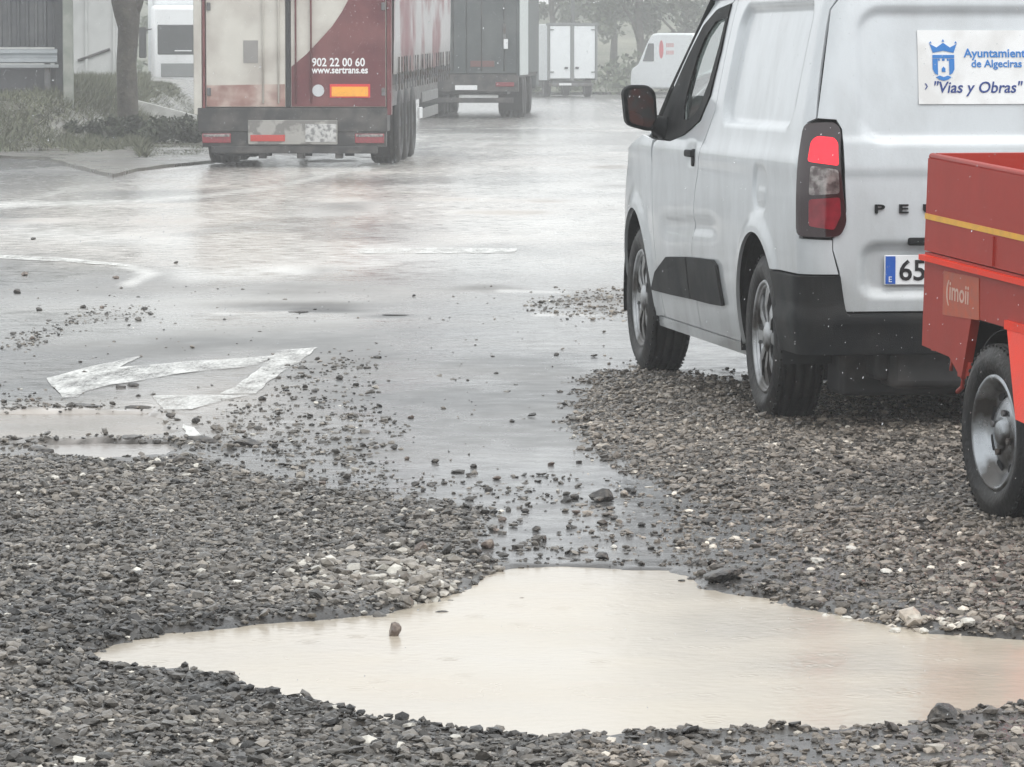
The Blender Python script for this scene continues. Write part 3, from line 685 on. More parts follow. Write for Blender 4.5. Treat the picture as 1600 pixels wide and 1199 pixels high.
def make_wheel(parent, c, rad, width, rim_r, style, out, name='wheel', m_rim=None, steer=0):
    """out = -1 when the visible face looks towards -x"""
    m_rim = m_rim or M_silver
    W = bpy.data.objects.new(name, None); COL.objects.link(W); W.parent = parent; W.location = c; W.empty_display_size = .1
    if out > 0: W.rotation_euler = (0, 0, math.pi)
    h = width / 2; mb = MB()
    prof = [(-h * .80, rim_r), (-h * .92, rim_r + .012), (-h * 1.06, (rim_r + rad) / 2), (-h * .98, rad - .035), (-h * .86, rad - .012), (-h * .78, rad)]
    for k in range(4):
        x = -h * .62 + k * h * .41; prof += [(x - .004, rad + .002), (x - .004, rad - .009), (x + .004, rad - .009), (x + .004, rad + .002)]
    prof += [(h * .78, rad), (h * .98, rad - .035), (h * 1.06, (rim_r + rad) / 2), (h * .8, rim_r)]
    mb.lathe(prof, (0, 0, 0), 56)
    if rad > .25 and style != 'far':
        for k in range(56):
            a = 2 * math.pi * k / 56
            for sx in (-1, 1):
                x0 = sx * h * .80
                p = Vector((x0, math.cos(a) * (rad - .004), math.sin(a) * (rad - .004)))
                b_ = bmesh.ops.create_cube(mb.bm, size=1)['verts']
                for v in b_:
                    q = Vector((v.co.x * h * .16, v.co.y * .010, v.co.z * .006)); v.co = p + Matrix.Rotation(a - math.pi / 2, 3, 'X') @ q
    mb.done('tyre', M_tyre, W)
    rim = MB()
    rim.lathe([(-h * .80, rim_r + .004), (-h * .90, rim_r - .004), (-h * .84, rim_r - .014), (-h * .62, rim_r - .022), (-h * .50, rim_r - .045), (-h * .1, rim_r - .05), (h * .8, rim_r)], (0, 0, 0), 48)
    rim.done('rim', m_rim, W)
    if style == 'cover':
        d = MB(); d.lathe([(-h * .30, rim_r - .04), (-h * .34, .02), (-h * .34, .001)], (0, 0, 0), 36); d.done('brake_disc', M_gap, W)
        cv = MB()
        for k in range(8):
            a0 = 2 * math.pi * k / 8
            def P(r_, t, x): return (x, r_ * math.cos(t), r_ * math.sin(t))
            ins, outr = .055, rim_r - .016
            q = []
            for (rr, hw) in ((ins, .30), (outr * .6, .17), (outr, .20)):
                for sgn in (-1, 1): q.append((rr, a0 + sgn * hw))
            xs2 = [-h * .72, -h * .72, -h * .80, -h * .80, -h * .70, -h * .70]
            top = [cv.bm.verts.new(P(r_, t, x)) for (r_, t), x in zip(q, xs2)]; bot = [cv.bm.verts.new(P(r_, t, x + .02)) for (r_, t), x in zip(q, xs2)]
            for A in (top, bot):
                for i in (0, 2): cv.bm.faces.new((A[i], A[i + 1], A[i + 3], A[i + 2]))
            for i in (0, 2):
                for s_ in (0, 1): cv.bm.faces.new((top[i + s_], top[i + 2 + s_], bot[i + 2 + s_], bot[i + s_]))
        cv.lathe([(-h * .66, .062), (-h * .78, .058), (-h * .86, .03), (-h * .88, .001)], (0, 0, 0), 24)
        cv.lathe([(-h * .66, rim_r - .03), (-h * .74, rim_r - .028), (-h * .78, rim_r - .014), (-h * .74, rim_r - .006)], (0, 0, 0), 48)
        cv.done('wheel_cover', m_rim, W)
    elif style == 'steel':
        d = MB(); d.lathe([(-h * .50, rim_r - .042), (-h * .30, rim_r - .052), (-h * .22, rim_r * .62), (-h * .40, rim_r * .50), (-h * .46, rim_r * .34), (-h * .40, .042), (-h * .62, .038), (-h * .66, .03), (-h * .66, .001)], (0, 0, 0), 40); d.done('disc', m_rim, W)
        for k in range(8):
            hl = MB()
            a = 2 * math.pi * (k + .5) / 8; rr = rim_r * .66
            cen = Vector((-h * .30, rr * math.cos(a), rr * math.sin(a)))
            vs = [hl.bm.verts.new(cen + Vector((0, 0, 0)) + Vector((0, math.cos(a) * .016 * math.cos(t) - math.sin(a) * .026 * math.sin(t), math.sin(a) * .016 * math.cos(t) + math.cos(a) * .026 * math.sin(t)))) for t in [2 * math.pi * q / 12 for q in range(12)]]
            hl.bm.faces.new(vs)
            hl.done('rim_hole', M_gap, W)
        for k in range(4):
            a = 2 * math.pi * k / 4 + .3; nb = MB(); nb.tube([(-h * .46, .065 * math.cos(a), .065 * math.sin(a)), (-h * .62, .065 * math.cos(a), .065 * math.sin(a))], .011, 6); nb.done('wheel_bolt', M_steeld, W)
    else:
        d = MB(); d.lathe([(-h * .5, rim_r - .03), (-h * .2, rim_r * .6), (-h * .6, rim_r * .35), (-h * .7, .001)], (0, 0, 0), 24); d.done('disc', m_rim, W)
    return W

# ------------------------------------------------------------------ the white panel van
van = empty('panel_van', 'white compact panel van driving away, seen from behind at the right with dark side mouldings', 'van', (1.8663, 17.2068, 0), (0, 0, R(8.3)))
ARC = .405
q = [(1.375, .27), (1.375, .6), (1.275, .86), (1.135, 1.05), (.985, 1.2), (.985, 1.69)] + [(ux(-.70, 1.70), 1.70), (ux(-.79, 1.60), 1.60), (ux(-.85, 1.19), 1.19), (-.735, 1.175), (-.74, .745)] + \
    [(ux(-.79, .74), .74), (ux(-.79, .70), .70), (ux(-.765, .605), .605), (-.345, .605)] + arc(0, .33, ARC, 137, 0, 22)[0:] + [(.40, .27)]
panel('side_panel', q, SIDE, M_van, van, g=.013, both=True)
fd = [(1.375, .27), (2.22, .27), (2.28, .60), (2.31, .95), (2.25, 1.045), (2.19, 1.06), (1.87, 1.06), (1.58, 1.09), (1.27, 1.15), (1.13, 1.26), (1.08, 1.45), (1.095, 1.645), (.985, 1.69), (.985, 1.2), (1.135, 1.05), (1.275, .86), (1.375, .6)]
fd2 = [(.99, 1.69), (1.095, 1.645), (1.38, 1.622), (1.59, 1.56), (1.79, 1.436), (2.0, 1.28), (2.03, 1.30), (1.80, 1.465), (1.60, 1.60), (1.45, 1.69)]
doors = panel('front_door', [fd, fd2], SIDE, M_van, van, g=.03, both=True)
fe = [(2.22, .27), (2.385, .27)] + arc(WB, .33, ARC, 172, 8, 22) + [(3.20, .50), (3.84, .55), (3.84, .64), (3.45, .68), (3.42, .88), (3.36, .93), (3.05, 1.0), (2.62, 1.075), (2.30, 1.06), (2.31, .95), (2.28, .60)]
panel('front_wing', fe, SIDE, M_van, van, g=.035, both=True)
panel('sill', [(.395, .225), (2.40, .225), (2.385, .27), (.405, .27)], SIDEP, M_van, van, gap=0, g=.06, off=.006, th=.05, both=True)
panel('front_bumper', [(3.20, .22), (4.35, .22), (4.35, .54), (3.84, .54), (3.20, .49)], SIDEP, M_van, van, g=.06, both=True)
panel('grille', [(3.86, .56), (4.35, .56), (4.35, .86), (3.86, .86)], SIDEP, M_plastic, van, g=.06, both=True)
panel('headlight', [(3.46, .69), (3.83, .65), (3.84, .86), (3.44, .88)], SIDEP, M_clear, van, g=.05, off=.004, both=True)
# rear doors, split off centre like the photographed van
lp = [(-.74, .465), (.14, .465), (.14, 1.70), (-.70, 1.70), (-.79, 1.60), (-.85, 1.19), (-.775, 1.185), (-.755, 1.15), (-.74, .85), (-.75, .78), (-.79, .745), (-.79, .70), (-.765, .62)]
panel('rear_door', lp, REAR, M_van, van, g=.014)
panel('rear_door', [(.14, .465), (.74, .465), (.765, .62), (.79, .70), (.79, .745), (.75, .78), (.74, .85), (.755, 1.15), (.775, 1.185), (.85, 1.19), (.79, 1.60), (.70, 1.70), (.14, 1.70)], REAR, M_van, van, g=.03)
# inner dark shell seen through the panel gaps
sh = [(ux(-.05, 1.0), .30), (-.44, .30)] + arc(0, .33, ARC + .005, 180, 0, 22) + [(2.37, .30)]
panel('inner_shell', sh + [(2.37, 1.04), (1.0, 1.04), (1.0, 1.66), (ux(-.01, 1.66), 1.66)], SIDEP, M_gap, van, gap=0, g=.12, off=-.04, th=0, both=True)
# roof, bonnet and windscreen
def patch(name, fn, nu, nv, m, parent, th=.012):
    bm = bmesh.new(); V = [[bm.verts.new(fn(i / nu, j / nv)) for j in range(nv + 1)] for i in range(nu + 1)]
    for i in range(nu):
        for j in range(nv):
            f = bm.faces.new((V[i][j], V[i + 1][j], V[i + 1][j + 1], V[i][j + 1])); f.smooth = True
    bmesh.ops.recalc_face_normals(bm, faces=bm.faces)
    bmesh.ops.solidify(bm, geom=bm.faces[:], thickness=th)
    me = bpy.data.meshes.new(name); bm.to_mesh(me); bm.free(); return link(name, me, parent, m)
def roof_fn(a, b_):
    t = a * 2 - 1; y = -.69 + b_ * 2.22
    ww = .782 if y > -.55 else .782 - .05 * ((-.55 - y) / .14) ** 2
    return (ww * math.sin(t * math.pi / 2) if abs(t) > .999 else ww * t, y + .10 * (1 - t * t) * (b_ > .97), 1.695 + .115 * (1 - abs(t) ** 3.2) * ssc(0, .06, b_ + .02))
patch('roof', roof_fn, 28, 30, M_van, van)
def wind_fn(a, b_):
    t = a * 2 - 1; z = 1.075 + .62 * b_; y = 2.62 - 1.08 * b_ ** 1.15; ww = lerp(WT, z) - .03 - .05 * (1 - b_)
    return (ww * t, y + .20 * (1 - t * t), z + .10 * b_ * (1 - t * t))
patch('windscreen', wind_fn, 16, 10, M_glass, van, th=.006)
def hood_fn(a, b_):
    t = a * 2 - 1; y = 2.60 + .86 * b_; z = 1.08 - .14 * b_ - .05 * b_ ** 3; ww = lerp(WT, 1.0) - .05 - .30 * b_ ** 2.5
    return (ww * t, y + .12 * (1 - t * t), z + .06 * (1 - t * t) + .01)
patch('bonnet', hood_fn, 16, 12, M_van, van)
for sx in (-1, 1):
    t_ = MB(); t_.tube([(sx * .845, 2.60, 1.08), (sx * .84, 2.2, 1.27), (sx * .81, 1.85, 1.47), (sx * .785, 1.50, 1.665)], .028, 8); t_.done('windscreen_pillar', M_plastic, van)
    t_ = MB(); t_.tube([(sx * .79, 1.56, 1.672), (sx * .80, 1.2, 1.69), (sx * .80, .9, 1.695)], .018, 8); t_.done('roof_rail', M_van, van)
# side window with its wide black surround
WO = [(1.10, 1.64), (1.38, 1.618), (1.59, 1.555), (1.79, 1.43), (2.02, 1.26), (2.19, 1.115), (2.185, 1.062), (1.87, 1.062), (1.58, 1.092), (1.275, 1.152), (1.135, 1.262), (1.085, 1.45)]
WI = [(1.13, 1.585), (1.33, 1.57), (1.49, 1.505), (1.575, 1.42), (1.625, 1.33), (1.655, 1.26), (1.655, 1.20), (1.62, 1.155), (1.50, 1.155), (1.33, 1.20), (1.20, 1.32), (1.14, 1.47)]
ring = []
for i in range(12):
    j = (i + 1) % 12; ring.append([WO[i], WO[j], WI[j], WI[i]])
for k, dr in enumerate(doors):
    a_ = panel('window_frame', ring, SIDEP, M_plastic, dr, gap=0, g=.06, off=.006, th=.008, both=True)
    gl = panel('window_pane', WI, SIDEP, M_glass, dr, gap=-.006, g=.08, off=-.006, th=.004, both=True)
    bpy.data.objects.remove(a_[1 - k]); bpy.data.objects.remove(gl[1 - k])
    sx = -1 if k == 0 else 1
    h_ = MB(); h_.box(sx * .925 - .012, sx * .925 + .012, 1.30, 1.46, 1.0, 1.03, .008); h_.box(sx * .915 - .012, sx * .915 + .012, 1.30, 1.35, .96, 1.035, .008); h_.done('door_handle', M_plastic, dr)
    dv = MB(); dv.box(sx * .85 - .01, sx * .85 + .01, 1.60, 1.63, 1.16, 1.37, 0); dv.done('window_divider', M_plastic, dr)
# door mirrors
for sx in (-1, 1):
    mr_ = MB(); mr_.prism(rounded([(sx * 1.10, 1.275), (sx * 1.085, 1.125), (sx * .975, 1.095), (sx * .945, 1.13), (sx * .955, 1.27), (sx * .99, 1.30), (sx * 1.07, 1.30)], .03, 3), 'y', 2.02, 2.10)
    mo = mr_.done('door_mirror', M_plastic, van, 40)
    bv = mo.modifiers.new('b', 'BEVEL'); bv.width = .012; bv.segments = 3
    mg = MB(); mg.prism(rounded([(sx * 1.085, 1.262), (sx * 1.072, 1.135), (sx * .982, 1.115), (sx * .962, 1.14), (sx * .970, 1.258), (sx * 1.0, 1.285), (sx * 1.06, 1.285)], .02, 3), 'y', 2.010, 2.018)
    mg.done('mirror_glass', mat('mirror_glass', (.05, .05, .05), rough=.25, metal=.6, rvar=.03, base2=(.08, .035, .03), m2scale=14), mo)  # reddish blotches put the cart's reflection into the glass colour
    ar = MB(); ar.tube([(sx * .99, 2.06, 1.15), (sx * .93, 2.05, 1.12), (sx * .87, 2.02, 1.10)], [.03, .045, .06], 8); ar.done('mirror_arm', M_plastic, mo)
# mouldings low on the doors
panel('side_moulding', [(2.41, .385), (2.24, .475), (1.93, .555), (1.46, .575), (1.44, .395), (1.9, .388)], SIDEP, M_plastic, van, gap=.002, g=.05, off=.016, both=True)
panel('side_moulding', [(1.42, .396), (1.44, .576), (.87, .590), (.79, .570), (.725, .405), (1.0, .398)], SIDEP, M_plastic, van, gap=.002, g=.05, off=.016, both=True)
# bumper
def bump_emb(u, z): return .018 + .016 * ssc(.475, .45, z) + .02 * math.exp(-((z - .44) / .03) ** 2) * ssc(ux(-.5, .5) + .3, ux(-.74, .5), u)
BUMP = mapper(pos_side, bump_emb, -1)
bp_ = [(-.405, .31), (-.405, .33)] + arc(0, .33, ARC, 180, 138, 6) + [(-.345, .602), (ux(-.765, .602), .602), (ux(-.742, .46), .462), (ux(.02, .46), .462), (ux(.02, .31), .31)]
panel('rear_bumper', bp_, BUMP, M_plastic, van, gap=0, g=.03, th=.02, both=True)
# tail lamps
for sgn in (0, 1):
    tl = panel('tail_light', rounded([(-.735, .752), (-.73, 1.172), (ux(-.785, 1.178), 1.178), (ux(-.762, 1.15), 1.15), (ux(-.748, .86), .86), (ux(-.742, .80), .80), (ux(-.765, .755), .755), (ux(-.80, .748), .748)], .03, 3), SIDEP, M_lampdark, van, gap=0, g=.03, off=.014, th=.03, both=True)
    keep_, kill = tl[sgn], tl[1 - sgn]; bpy.data.objects.remove(kill)
    for nm, pl, mt in (('lit_lens', [(ux(-.862, 1.12), 1.03), (ux(-.862, 1.12), 1.105), (ux(-.845, 1.12), 1.125), (ux(-.79, 1.12), 1.12), (ux(-.775, 1.1), 1.10), (ux(-.775, 1.0), 1.015)], M_redlit),
                       ('clear_lens', [(ux(-.875, .9), .905), (ux(-.870, 1.0), 1.015), (ux(-.775, 1.0), 1.0), (ux(-.770, .9), .912)], M_clear),
                       ('red_lens', [(ux(-.875, .9), .79), (ux(-.875, .9), .89), (ux(-.768, .9), .898), (ux(-.765, .8), .83), (ux(-.79, .78), .775)], M_red)):
        ll = panel(nm, rounded(pl, .01, 2), SIDEP, mt, keep_, gap=0, g=.03, off=.018, th=.004, both=True); bpy.data.objects.remove(ll[1 - sgn])
# plate, badge lettering, handle and the magnetic sign
YB = -.80
pl = MB(); pl.box(-.587, -.067, YB + .010, YB + .018, .567, .679, .003); plate = pl.done('licence_plate', M_platew, van)
pb = MB(); pb.box(-.583, -.545, YB + .0075, YB + .0125, .571, .675, 0); pb.done('plate_band', M_blue, plate)
text_mesh('plate_digits', '65', .108, M_print, plate, (-.533, YB + .0085, .585), sx=1.0, bold=.0015)
text_mesh('plate_letter', 'E', .030, M_platew, plate, (-.573, YB + .0065, .578), ext=.0008)
hd = MB(); hd.box(-.50, -.28, YB - .012, YB + .014, .715, .745, .008); hd.done('door_handle', M_plastic, van)
ltx = -.632
for ch in 'PEUGEOT':
    text_mesh('badge_letter', ch, .046, M_plastic, van, (ltx, YB - .004, .838), ext=.004, sx=1.75, bold=.001); ltx += .093
sg_x0, sg_x1, sg_z0, sg_z1 = -.452, .03, 1.245, 1.525
def rear_y(z): return lerp(YR, z) - .022 * -1
sign = empty('magnetic_sign', 'white magnetic council sign with blue castle crest stuck on the rear door of the van', 'sign')
sign.parent = None; sign.rotation_euler = van.rotation_euler
tl_ = math.atan2(lerp(YR, sg_z1) - lerp(YR, sg_z0), sg_z1 - sg_z0)
sb = Vector((0, lerp(YR, sg_z0) + .022 - .006, sg_z0)); sign.location = van.location + Matrix.Rotation(R(8.3), 3, 'Z') @ sb; sign.rotation_euler = (0, 0, R(8.3))
sign.rotation_euler = Matrix.Rotation(R(8.3), 3, 'Z').to_euler()
sign.matrix_world = Matrix.Translation(sign.location) @ Matrix.Rotation(R(8.3), 4, 'Z') @ Matrix.Rotation(-tl_, 4, 'X')
H_ = (sg_z1 - sg_z0)
M_signb = mat('sign_blue', (.035, .20, .55), rough=.4, var=.1); M_signd = mat('sign_navy', (.02, .05, .22), rough=.4, var=.1)
z_ = MB(); z_.box(sg_x0, sg_x1, 0, .003, 0, H_, 0); z_.done('sign_sheet', mat('sign_white', (.82, .83, .83), rough=.4, var=.04, base2=(.7, .7, .69), m2scale=6), sign)
def flat(name, polys, m_, parent, y0=-.0025, y1=-.0005):
    b_ = MB()
    for p_ in polys: b_.prism(p_, 'y', y0, y1)
    return b_.done(name, m_, parent)
ex, ez = sg_x0 + .098, H_ * .60
def E(pts, k=1.0): return [(ex + x * k, ez + z * k) for x, z in pts]
flat('crest', [E([(-.040, .026), (-.052, .060), (-.026, .046), (0, .064), (.026, .046), (.052, .060), (.040, .026), (0, .034)]),
    E([(-.042, .018), (.042, .018), (.042, .006), (-.042, .006)]),
    E([(-.042, .004), (-.022, .004), (-.022, -.058), (-.034, -.052), (-.042, -.036)]), E([(.042, .004), (.022, .004), (.022, -.058), (.034, -.052), (.042, -.036)]),
    E([(-.020, .004), (-.014, .004), (-.014, -.004), (-.020, -.004)]), E([(.020, .004), (.014, .004), (.014, -.004), (.020, -.004)]), E([(-.005, .004), (.005, .004), (.005, -.004), (-.005, -.004)]),
    E([(-.007, -.034), (0, -.026), (.007, -.034), (.007, -.046), (-.007, -.046)]),
    E([(-.030, -.066), (-.015, -.060), (0, -.066), (.015, -.060), (.030, -.066), (.018, -.075), (0, -.080), (-.018, -.075)]),
    E([(-.054, .062), (-.048, .070), (-.044, .062)]), E([(-.005, .068), (0, .078), (.005, .068)]), E([(.044, .062), (.048, .070), (.054, .062)])], M_signb, sign)
text_mesh('sign_text', 'Ayuntamiento', .046, M_signb, sign, (sg_x0 + .178, -.001, H_ * .635), sx=1.0, bold=.0008)
text_mesh('sign_text', 'de Algeciras', .040, M_signb, sign, (sg_x0 + .205, -.001, H_ * .50), sx=1.0, bold=.0006)
text_mesh('sign_text', '"Vias y Obras"', .060, M_signd, sign, (sg_x0 + .052, -.001, H_ * .155), sx=.98, bold=.0006, shear=.2)
text_mesh('sign_text', '\u203a', .05, M_signd, sign, (sg_x0 + .022, -.001, H_ * .2), sx=1.0)
# wheels, wheel housings, floor, axle, cabin
for (y0, s_) in ((0, 0), (WB, 1)):
    for sx in (-1, 1):
        make_wheel(van, (sx * .80, y0, .325), .325, .195, .222, 'cover', sx, m_rim=M_wheel)
        wl = MB(); wl.lathe([(0, ARC + .004), (.0, ARC + .008), (.30, ARC + .008), (.30, .02)], (sx * .895, y0, .33), 30, sx=-sx, ang0=R(-12), ang1=R(192)); wl.done('wheel_housing', M_gap, van)
fl = MB(); fl.box(-.60, .60, -.70, 3.3, .20, .34, .02); fl.box(-.55, .62, -.74, -.12, .17, .42, .03); fl.box(-.3, .25, .2, 1.6, .17, .3, .03); fl.box(-.68, .68, .35, .75, .12, .3, .03); fl.box(-.70, -.2, -.55, -.30, .13, .3, .02); fl.box(-.82, .82, .42, 2.36, .23, .30, .02); fl.done('underbody', M_chassis, van)
ax = MB(); ax.tube([(-.75, 0, .30), (.75, 0, .30)], .05, 8); ax.done('rear_axle', M_chassis, van)
ex_ = MB(); ex_.tube([(.45, -.5, .25), (.45, -.79, .25)], .03, 8); ex_.done('exhaust_pipe', M_steeld, van)
M_seat = mat('seat_cloth', (.03, .03, .033), rough=.8)
for sx in (-1, 1):
    st = MB(); st.box(sx * .42 - .25, sx * .42 + .25, 1.30, 1.85, .55, .72, .06); st.box(sx * .42 - .24, sx * .42 + .24, 1.18, 1.32, .70, 1.25, .05); st.box(sx * .42 - .13, sx * .42 + .13, 1.18, 1.28, 1.28, 1.47, .04); st.done('seat', M_seat, van)
db = MB(); db.box(-.80, .80, 2.15, 2.65, .80, 1.07, .06); db.done('dashboard', M_seat, van)
bk = MB(); bk.box(-.80, .80, .98, 1.0, .35, 1.62, .01); bk.done('bulkhead', M_gap, van)

# ------------------------------------------------------------------ the red cart
M_cart = dirty_paint('red_cart_paint', (.42, .022, .009), (.25, .028, .014), .3, 1.3, .5, scale=6, rough=.5, coat=0)
M_cart_lit = mat('lit_red_paint', (.85, .05, .02), rough=.5, coat=0, ior=1.35, var=.12, scale=8, bump=.1, bscale=80)  # lit copy of the cart red, light put into the colour
M_yel = mat('yellow_tape', (.80, .42, .04), rough=.4, var=.15, scale=20)
cg = G(1558, 815)
cart = empty('cart_trailer', 'small open red cart trailer with a yellow stripe at the right edge', 'trailer', (cg.x + .004, cg.y, 0), (R(2.8), 0, R(16)))
CW = 1.30
# side walls, with the wheel opening cut in their lower half
side_poly = [(.675, .468), (.668, .77), (-1.05, .77), (-1.05, .44), (-.40, .44), (-.26, .60), (.262, .602), (.335, .40), (.44, .458)]
for x0, sx in ((0.0, 1), (CW, -1)):
    s_ = MB(); s_.prism(side_poly, 'x', x0, x0 + sx * .03); so = s_.done('lower_side', M_cart, cart)
    s_ = MB(); s_.prism([(.665, .775), (.652, 1.07), (-1.05, 1.07), (-1.05, .775)], 'x', x0 - sx * .004, x0 + sx * .026); up = s_.done('upper_side', M_cart, cart)
    s_ = MB(); s_.prism([(.668, .745), (.668, .762), (-1.05, .762), (-1.05, .745)], 'x', x0 - sx * .022, x0 + sx * .0); s_.bm.verts.ensure_lookup_table(); s_.done('ledge', M_cart_lit, cart)
    s_ = MB(); s_.tube([(x0 + sx * .01, .652, 1.075), (x0 + sx * .01, -1.05, 1.075)], .012, 8); s_.done('top_rim', M_cart, cart)
    s_ = MB(); s_.prism([(.662, .876), (.662, .894), (-1.05, .894), (-1.05, .876)], 'x', x0 - sx * .0065, x0 - sx * .0042); s_.done('yellow_stripe', M_yel, cart)
    for yy in (-1.03, -.45, .08):
        s_ = MB(); s_.box(min(x0 - sx * .0105, x0 + sx * .0), max(x0 - sx * .0105, x0), yy, yy + .02, .78, .87, 0); s_.done('pressed_rib', M_cart, cart)
    # mudguard flap over the rear half of the wheel
    s_ = MB(); o_ = -sx
    a_ = [(x0 + o_ * .010, -.05, .598), (x0 + o_ * .075, -.29, .355), (x0 + o_ * .075, -.72, .335), (x0 + o_ * .010, -.72, .60)]
    vs = [s_.bm.verts.new(p) for p in a_] + [s_.bm.verts.new((p[0] - o_ * .008, p[1], p[2])) for p in a_]
    for f in ((0, 1, 2, 3), (7, 6, 5, 4), (0, 4, 5, 1), (1, 5, 6, 2), (2, 6, 7, 3), (3, 7, 4, 0)): s_.bm.faces.new([vs[i] for i in f])
    s_.box(min(x0 + o_ * .012, x0), max(x0 + o_ * .012, x0), -.62, -.03, .598, .625, 0)
    s_.done('mudguard', M_cart_lit, cart)
    s_ = MB(); s_.box(min(x0 + sx * .19, x0 + sx * .20), max(x0 + sx * .19, x0 + sx * .20), -.45, .36, .25, .598, 0); s_.box(min(x0 + sx * .031, x0 + sx * .19), max(x0 + sx * .031, x0 + sx * .19), .338, .345, .39, .598, 0); s_.box(min(x0 + sx * .031, x0 + sx * .19), max(x0 + sx * .031, x0 + sx * .19), -.45, .34, .590, .598, 0); s_.done('wheel_shade_box', M_gap, cart)  # near-black box added as the shade inside the wheel opening
    s_ = MB(); s_.lathe([(0, .318), (0, .322), (.2, .322), (.2, .318)], (x0 + sx * .02, 0, .27), 24, sx=sx, ang0=R(10), ang1=R(170)); s_.done('wheel_housing', M_gap, cart)
s_ = MB(); s_.box(.03, CW - .03, .645, .672, .452, 1.085, 0); s_.done('front_board', M_cart, cart)
s_ = MB(); s_.box(.03, CW - .03, -1.05, -1.025, .46, 1.07, 0); s_.done('tailboard', M_cart, cart)
s_ = MB(); s_.box(.03, CW - .03, -1.02, .64, .60, .625, 0); s_.done('load_floor', mat('wet_plywood', (.12, .085, .06), rough=.4, bump=.3, bscale=40), cart)
s_ = MB(); s_.box(.30, .36, -1.0, .9, .36, .44, .006); s_.box(CW - .36, CW - .30, -1.0, .9, .36, .44, .006); s_.tube([(.1, 0, .30), (CW - .1, 0, .30)], .035, 8)
s_.tube([(.33, .62, .42), (CW / 2, 1.6, .42), (CW / 2, 1.95, .44)], .03, 8); s_.tube([(CW - .33, .62, .42), (CW / 2, 1.6, .42)], .03, 8); s_.done('chassis_frame', M_cart, cart)
s_ = MB(); s_.box(.012, .03, .30, .40, .40, .455, .004); s_.tube([(.02, .36, .44), (.02, .37, .37), (.02, .41, .35)], .008, 6); s_.tube([(.02, .46, .45), (.02, .47, .41)], .006, 6); s_.done('tie_hook', M_cart, cart)
s_ = MB(); s_.prism([(.50, .585), (.50, .725), (.205, .730), (.195, .60)], 'x', -.0022, -.0003); stk = s_.done('sticker', mat('orange_sticker', (.44, .075, .025), rough=.4, var=.2, scale=25), cart)
text_mesh('sticker_text', '(imoii', .085, mat('sticker_print', (.66, .42, .34), rough=.4), stk, (-.0028, .475, .640), rot=(R(90), 0, R(-90)), ext=.0004, bold=.001)
for sx in (-1, 1):
    make_wheel(cart, (.055 if sx < 0 else CW - .055, .035, .27), .272, .15, .178, 'steel', sx)
# ------------------------------------------------------------------ lorries further up the road
def flat_wheel(parent, c, rad, width, sx): return make_wheel(parent, c, rad, width, rad * .56, 'far', sx, m_rim=M_steeld)
def rear_frame(px_l, px_r, py_ground):
    Y = FPX * CAMZ / (py_ground - YH); a, b_ = G(px_l, py_ground), G(px_r, py_ground)
    return (a.x + b_.x) / 2, a.y, abs(b_.x - a.x)
# --- the cream and maroon curtain-sided trailer
tx, ty, tw = rear_frame(303, 612, 262)
SCL = tw / 309.0
def TX(px): return (px - 457.5) * SCL
def TZ(py): return (262 - py) * SCL
lorry = empty('semi_trailer', 'cream and maroon curtain sided lorry trailer with two rear doors and an orange marker plate', 'lorry', (tx, ty, 0), (R(.45), 0, R(-2.44)))
HW = tw / 2; TL = 13.0; TOP = 3.9
M_orange = mat('orange_marker', (.85, .38, .03), rough=.4, var=.1, scale=20, emis=None)
M_tcream = mat('cream_panel', (.56, .54, .49), rough=.4, var=.08, scale=2, base2=(.44, .41, .37), m2scale=1.6, bump=.08, bscale=8)
M_tmar = mat('maroon_panel', (.115, .02, .026), rough=.42, var=.15, scale=3, base2=(.16, .05, .05), m2scale=1.5)
zb = TZ(168)
def tb(name, x0, x1, y0, y1, z0, z1, m_, parent=lorry, bev=.01):
    b_ = MB(); b_.box(x0, x1, y0, y1, z0, z1, bev); return b_.done(name, m_, parent)
# right door: cream sheet with the maroon sweep laid on it
ld = tb('rear_door', TX(322), TX(447), 0, .06, zb, TOP - .1, M_tcream)
rd = tb('rear_door', TX(455), TX(604), 0, .06, zb, TOP - .1, M_tcream)
sweep = [(TX(456), TZ(105)), (TX(466), TZ(97)), (TX(480), TZ(85)), (TX(500), TZ(64)), (TX(520), TZ(42)), (TX(535), TZ(20)), (TX(546), TZ(0)), (TX(556), TZ(-35)), (TX(563), TZ(-90)), (TX(566), TOP - .12), (TX(603), TOP - .12), (TX(603), TZ(167)), (TX(456), TZ(167))]
flat('maroon_sweep', [sweep], M_tmar, rd, -.006, .002)
flat('maroon_band', [[(TX(323), TZ(134)), (TX(446), TZ(132)), (TX(446), TZ(167)), (TX(323), TZ(167))]], mat('faded_maroon', (.30, .17, .145), rough=.5, var=.25, base2=(.44, .36, .32), m2scale=2), ld, -.006, .002)
flat('grey_notice', [[(TX(381), TZ(99)), (TX(404), TZ(99)), (TX(404), TZ(64)), (TX(381), TZ(64))]], mat('grey_notice', (.26, .25, .24), rough=.5), ld, -.006, .002)
for k in range(3):
    tb('door_hinge', TX(324), TX(330), -.03, 0, TZ(150) + k * 1.1, TZ(150) + k * 1.1 + .10, M_steeld, ld, .004)
    tb('door_hinge', TX(597), TX(603), -.03, 0, TZ(150) + k * 1.1, TZ(150) + k * 1.1 + .10, M_steeld, rd, .004)
for px_, dd in ((436, ld), (463, rd), (412, ld), (487, rd)):
    b_ = MB(); b_.tube([(TX(px_), -.025, zb + .05), (TX(px_), -.025, TOP - .2)], .013, 6); b_.done('lock_rod', M_tcream if dd is ld else M_tmar, dd)
tb('corner_post', -HW, TX(316), -.02, .2, zb - .1, TOP, M_tcream); tb('corner_post', TX(317), TX(321), -.025, .1, zb - .1, TOP, M_tmar, bev=.004); tb('corner_post', TX(605), HW, -.02, .2, zb - .1, TOP, M_tmar)
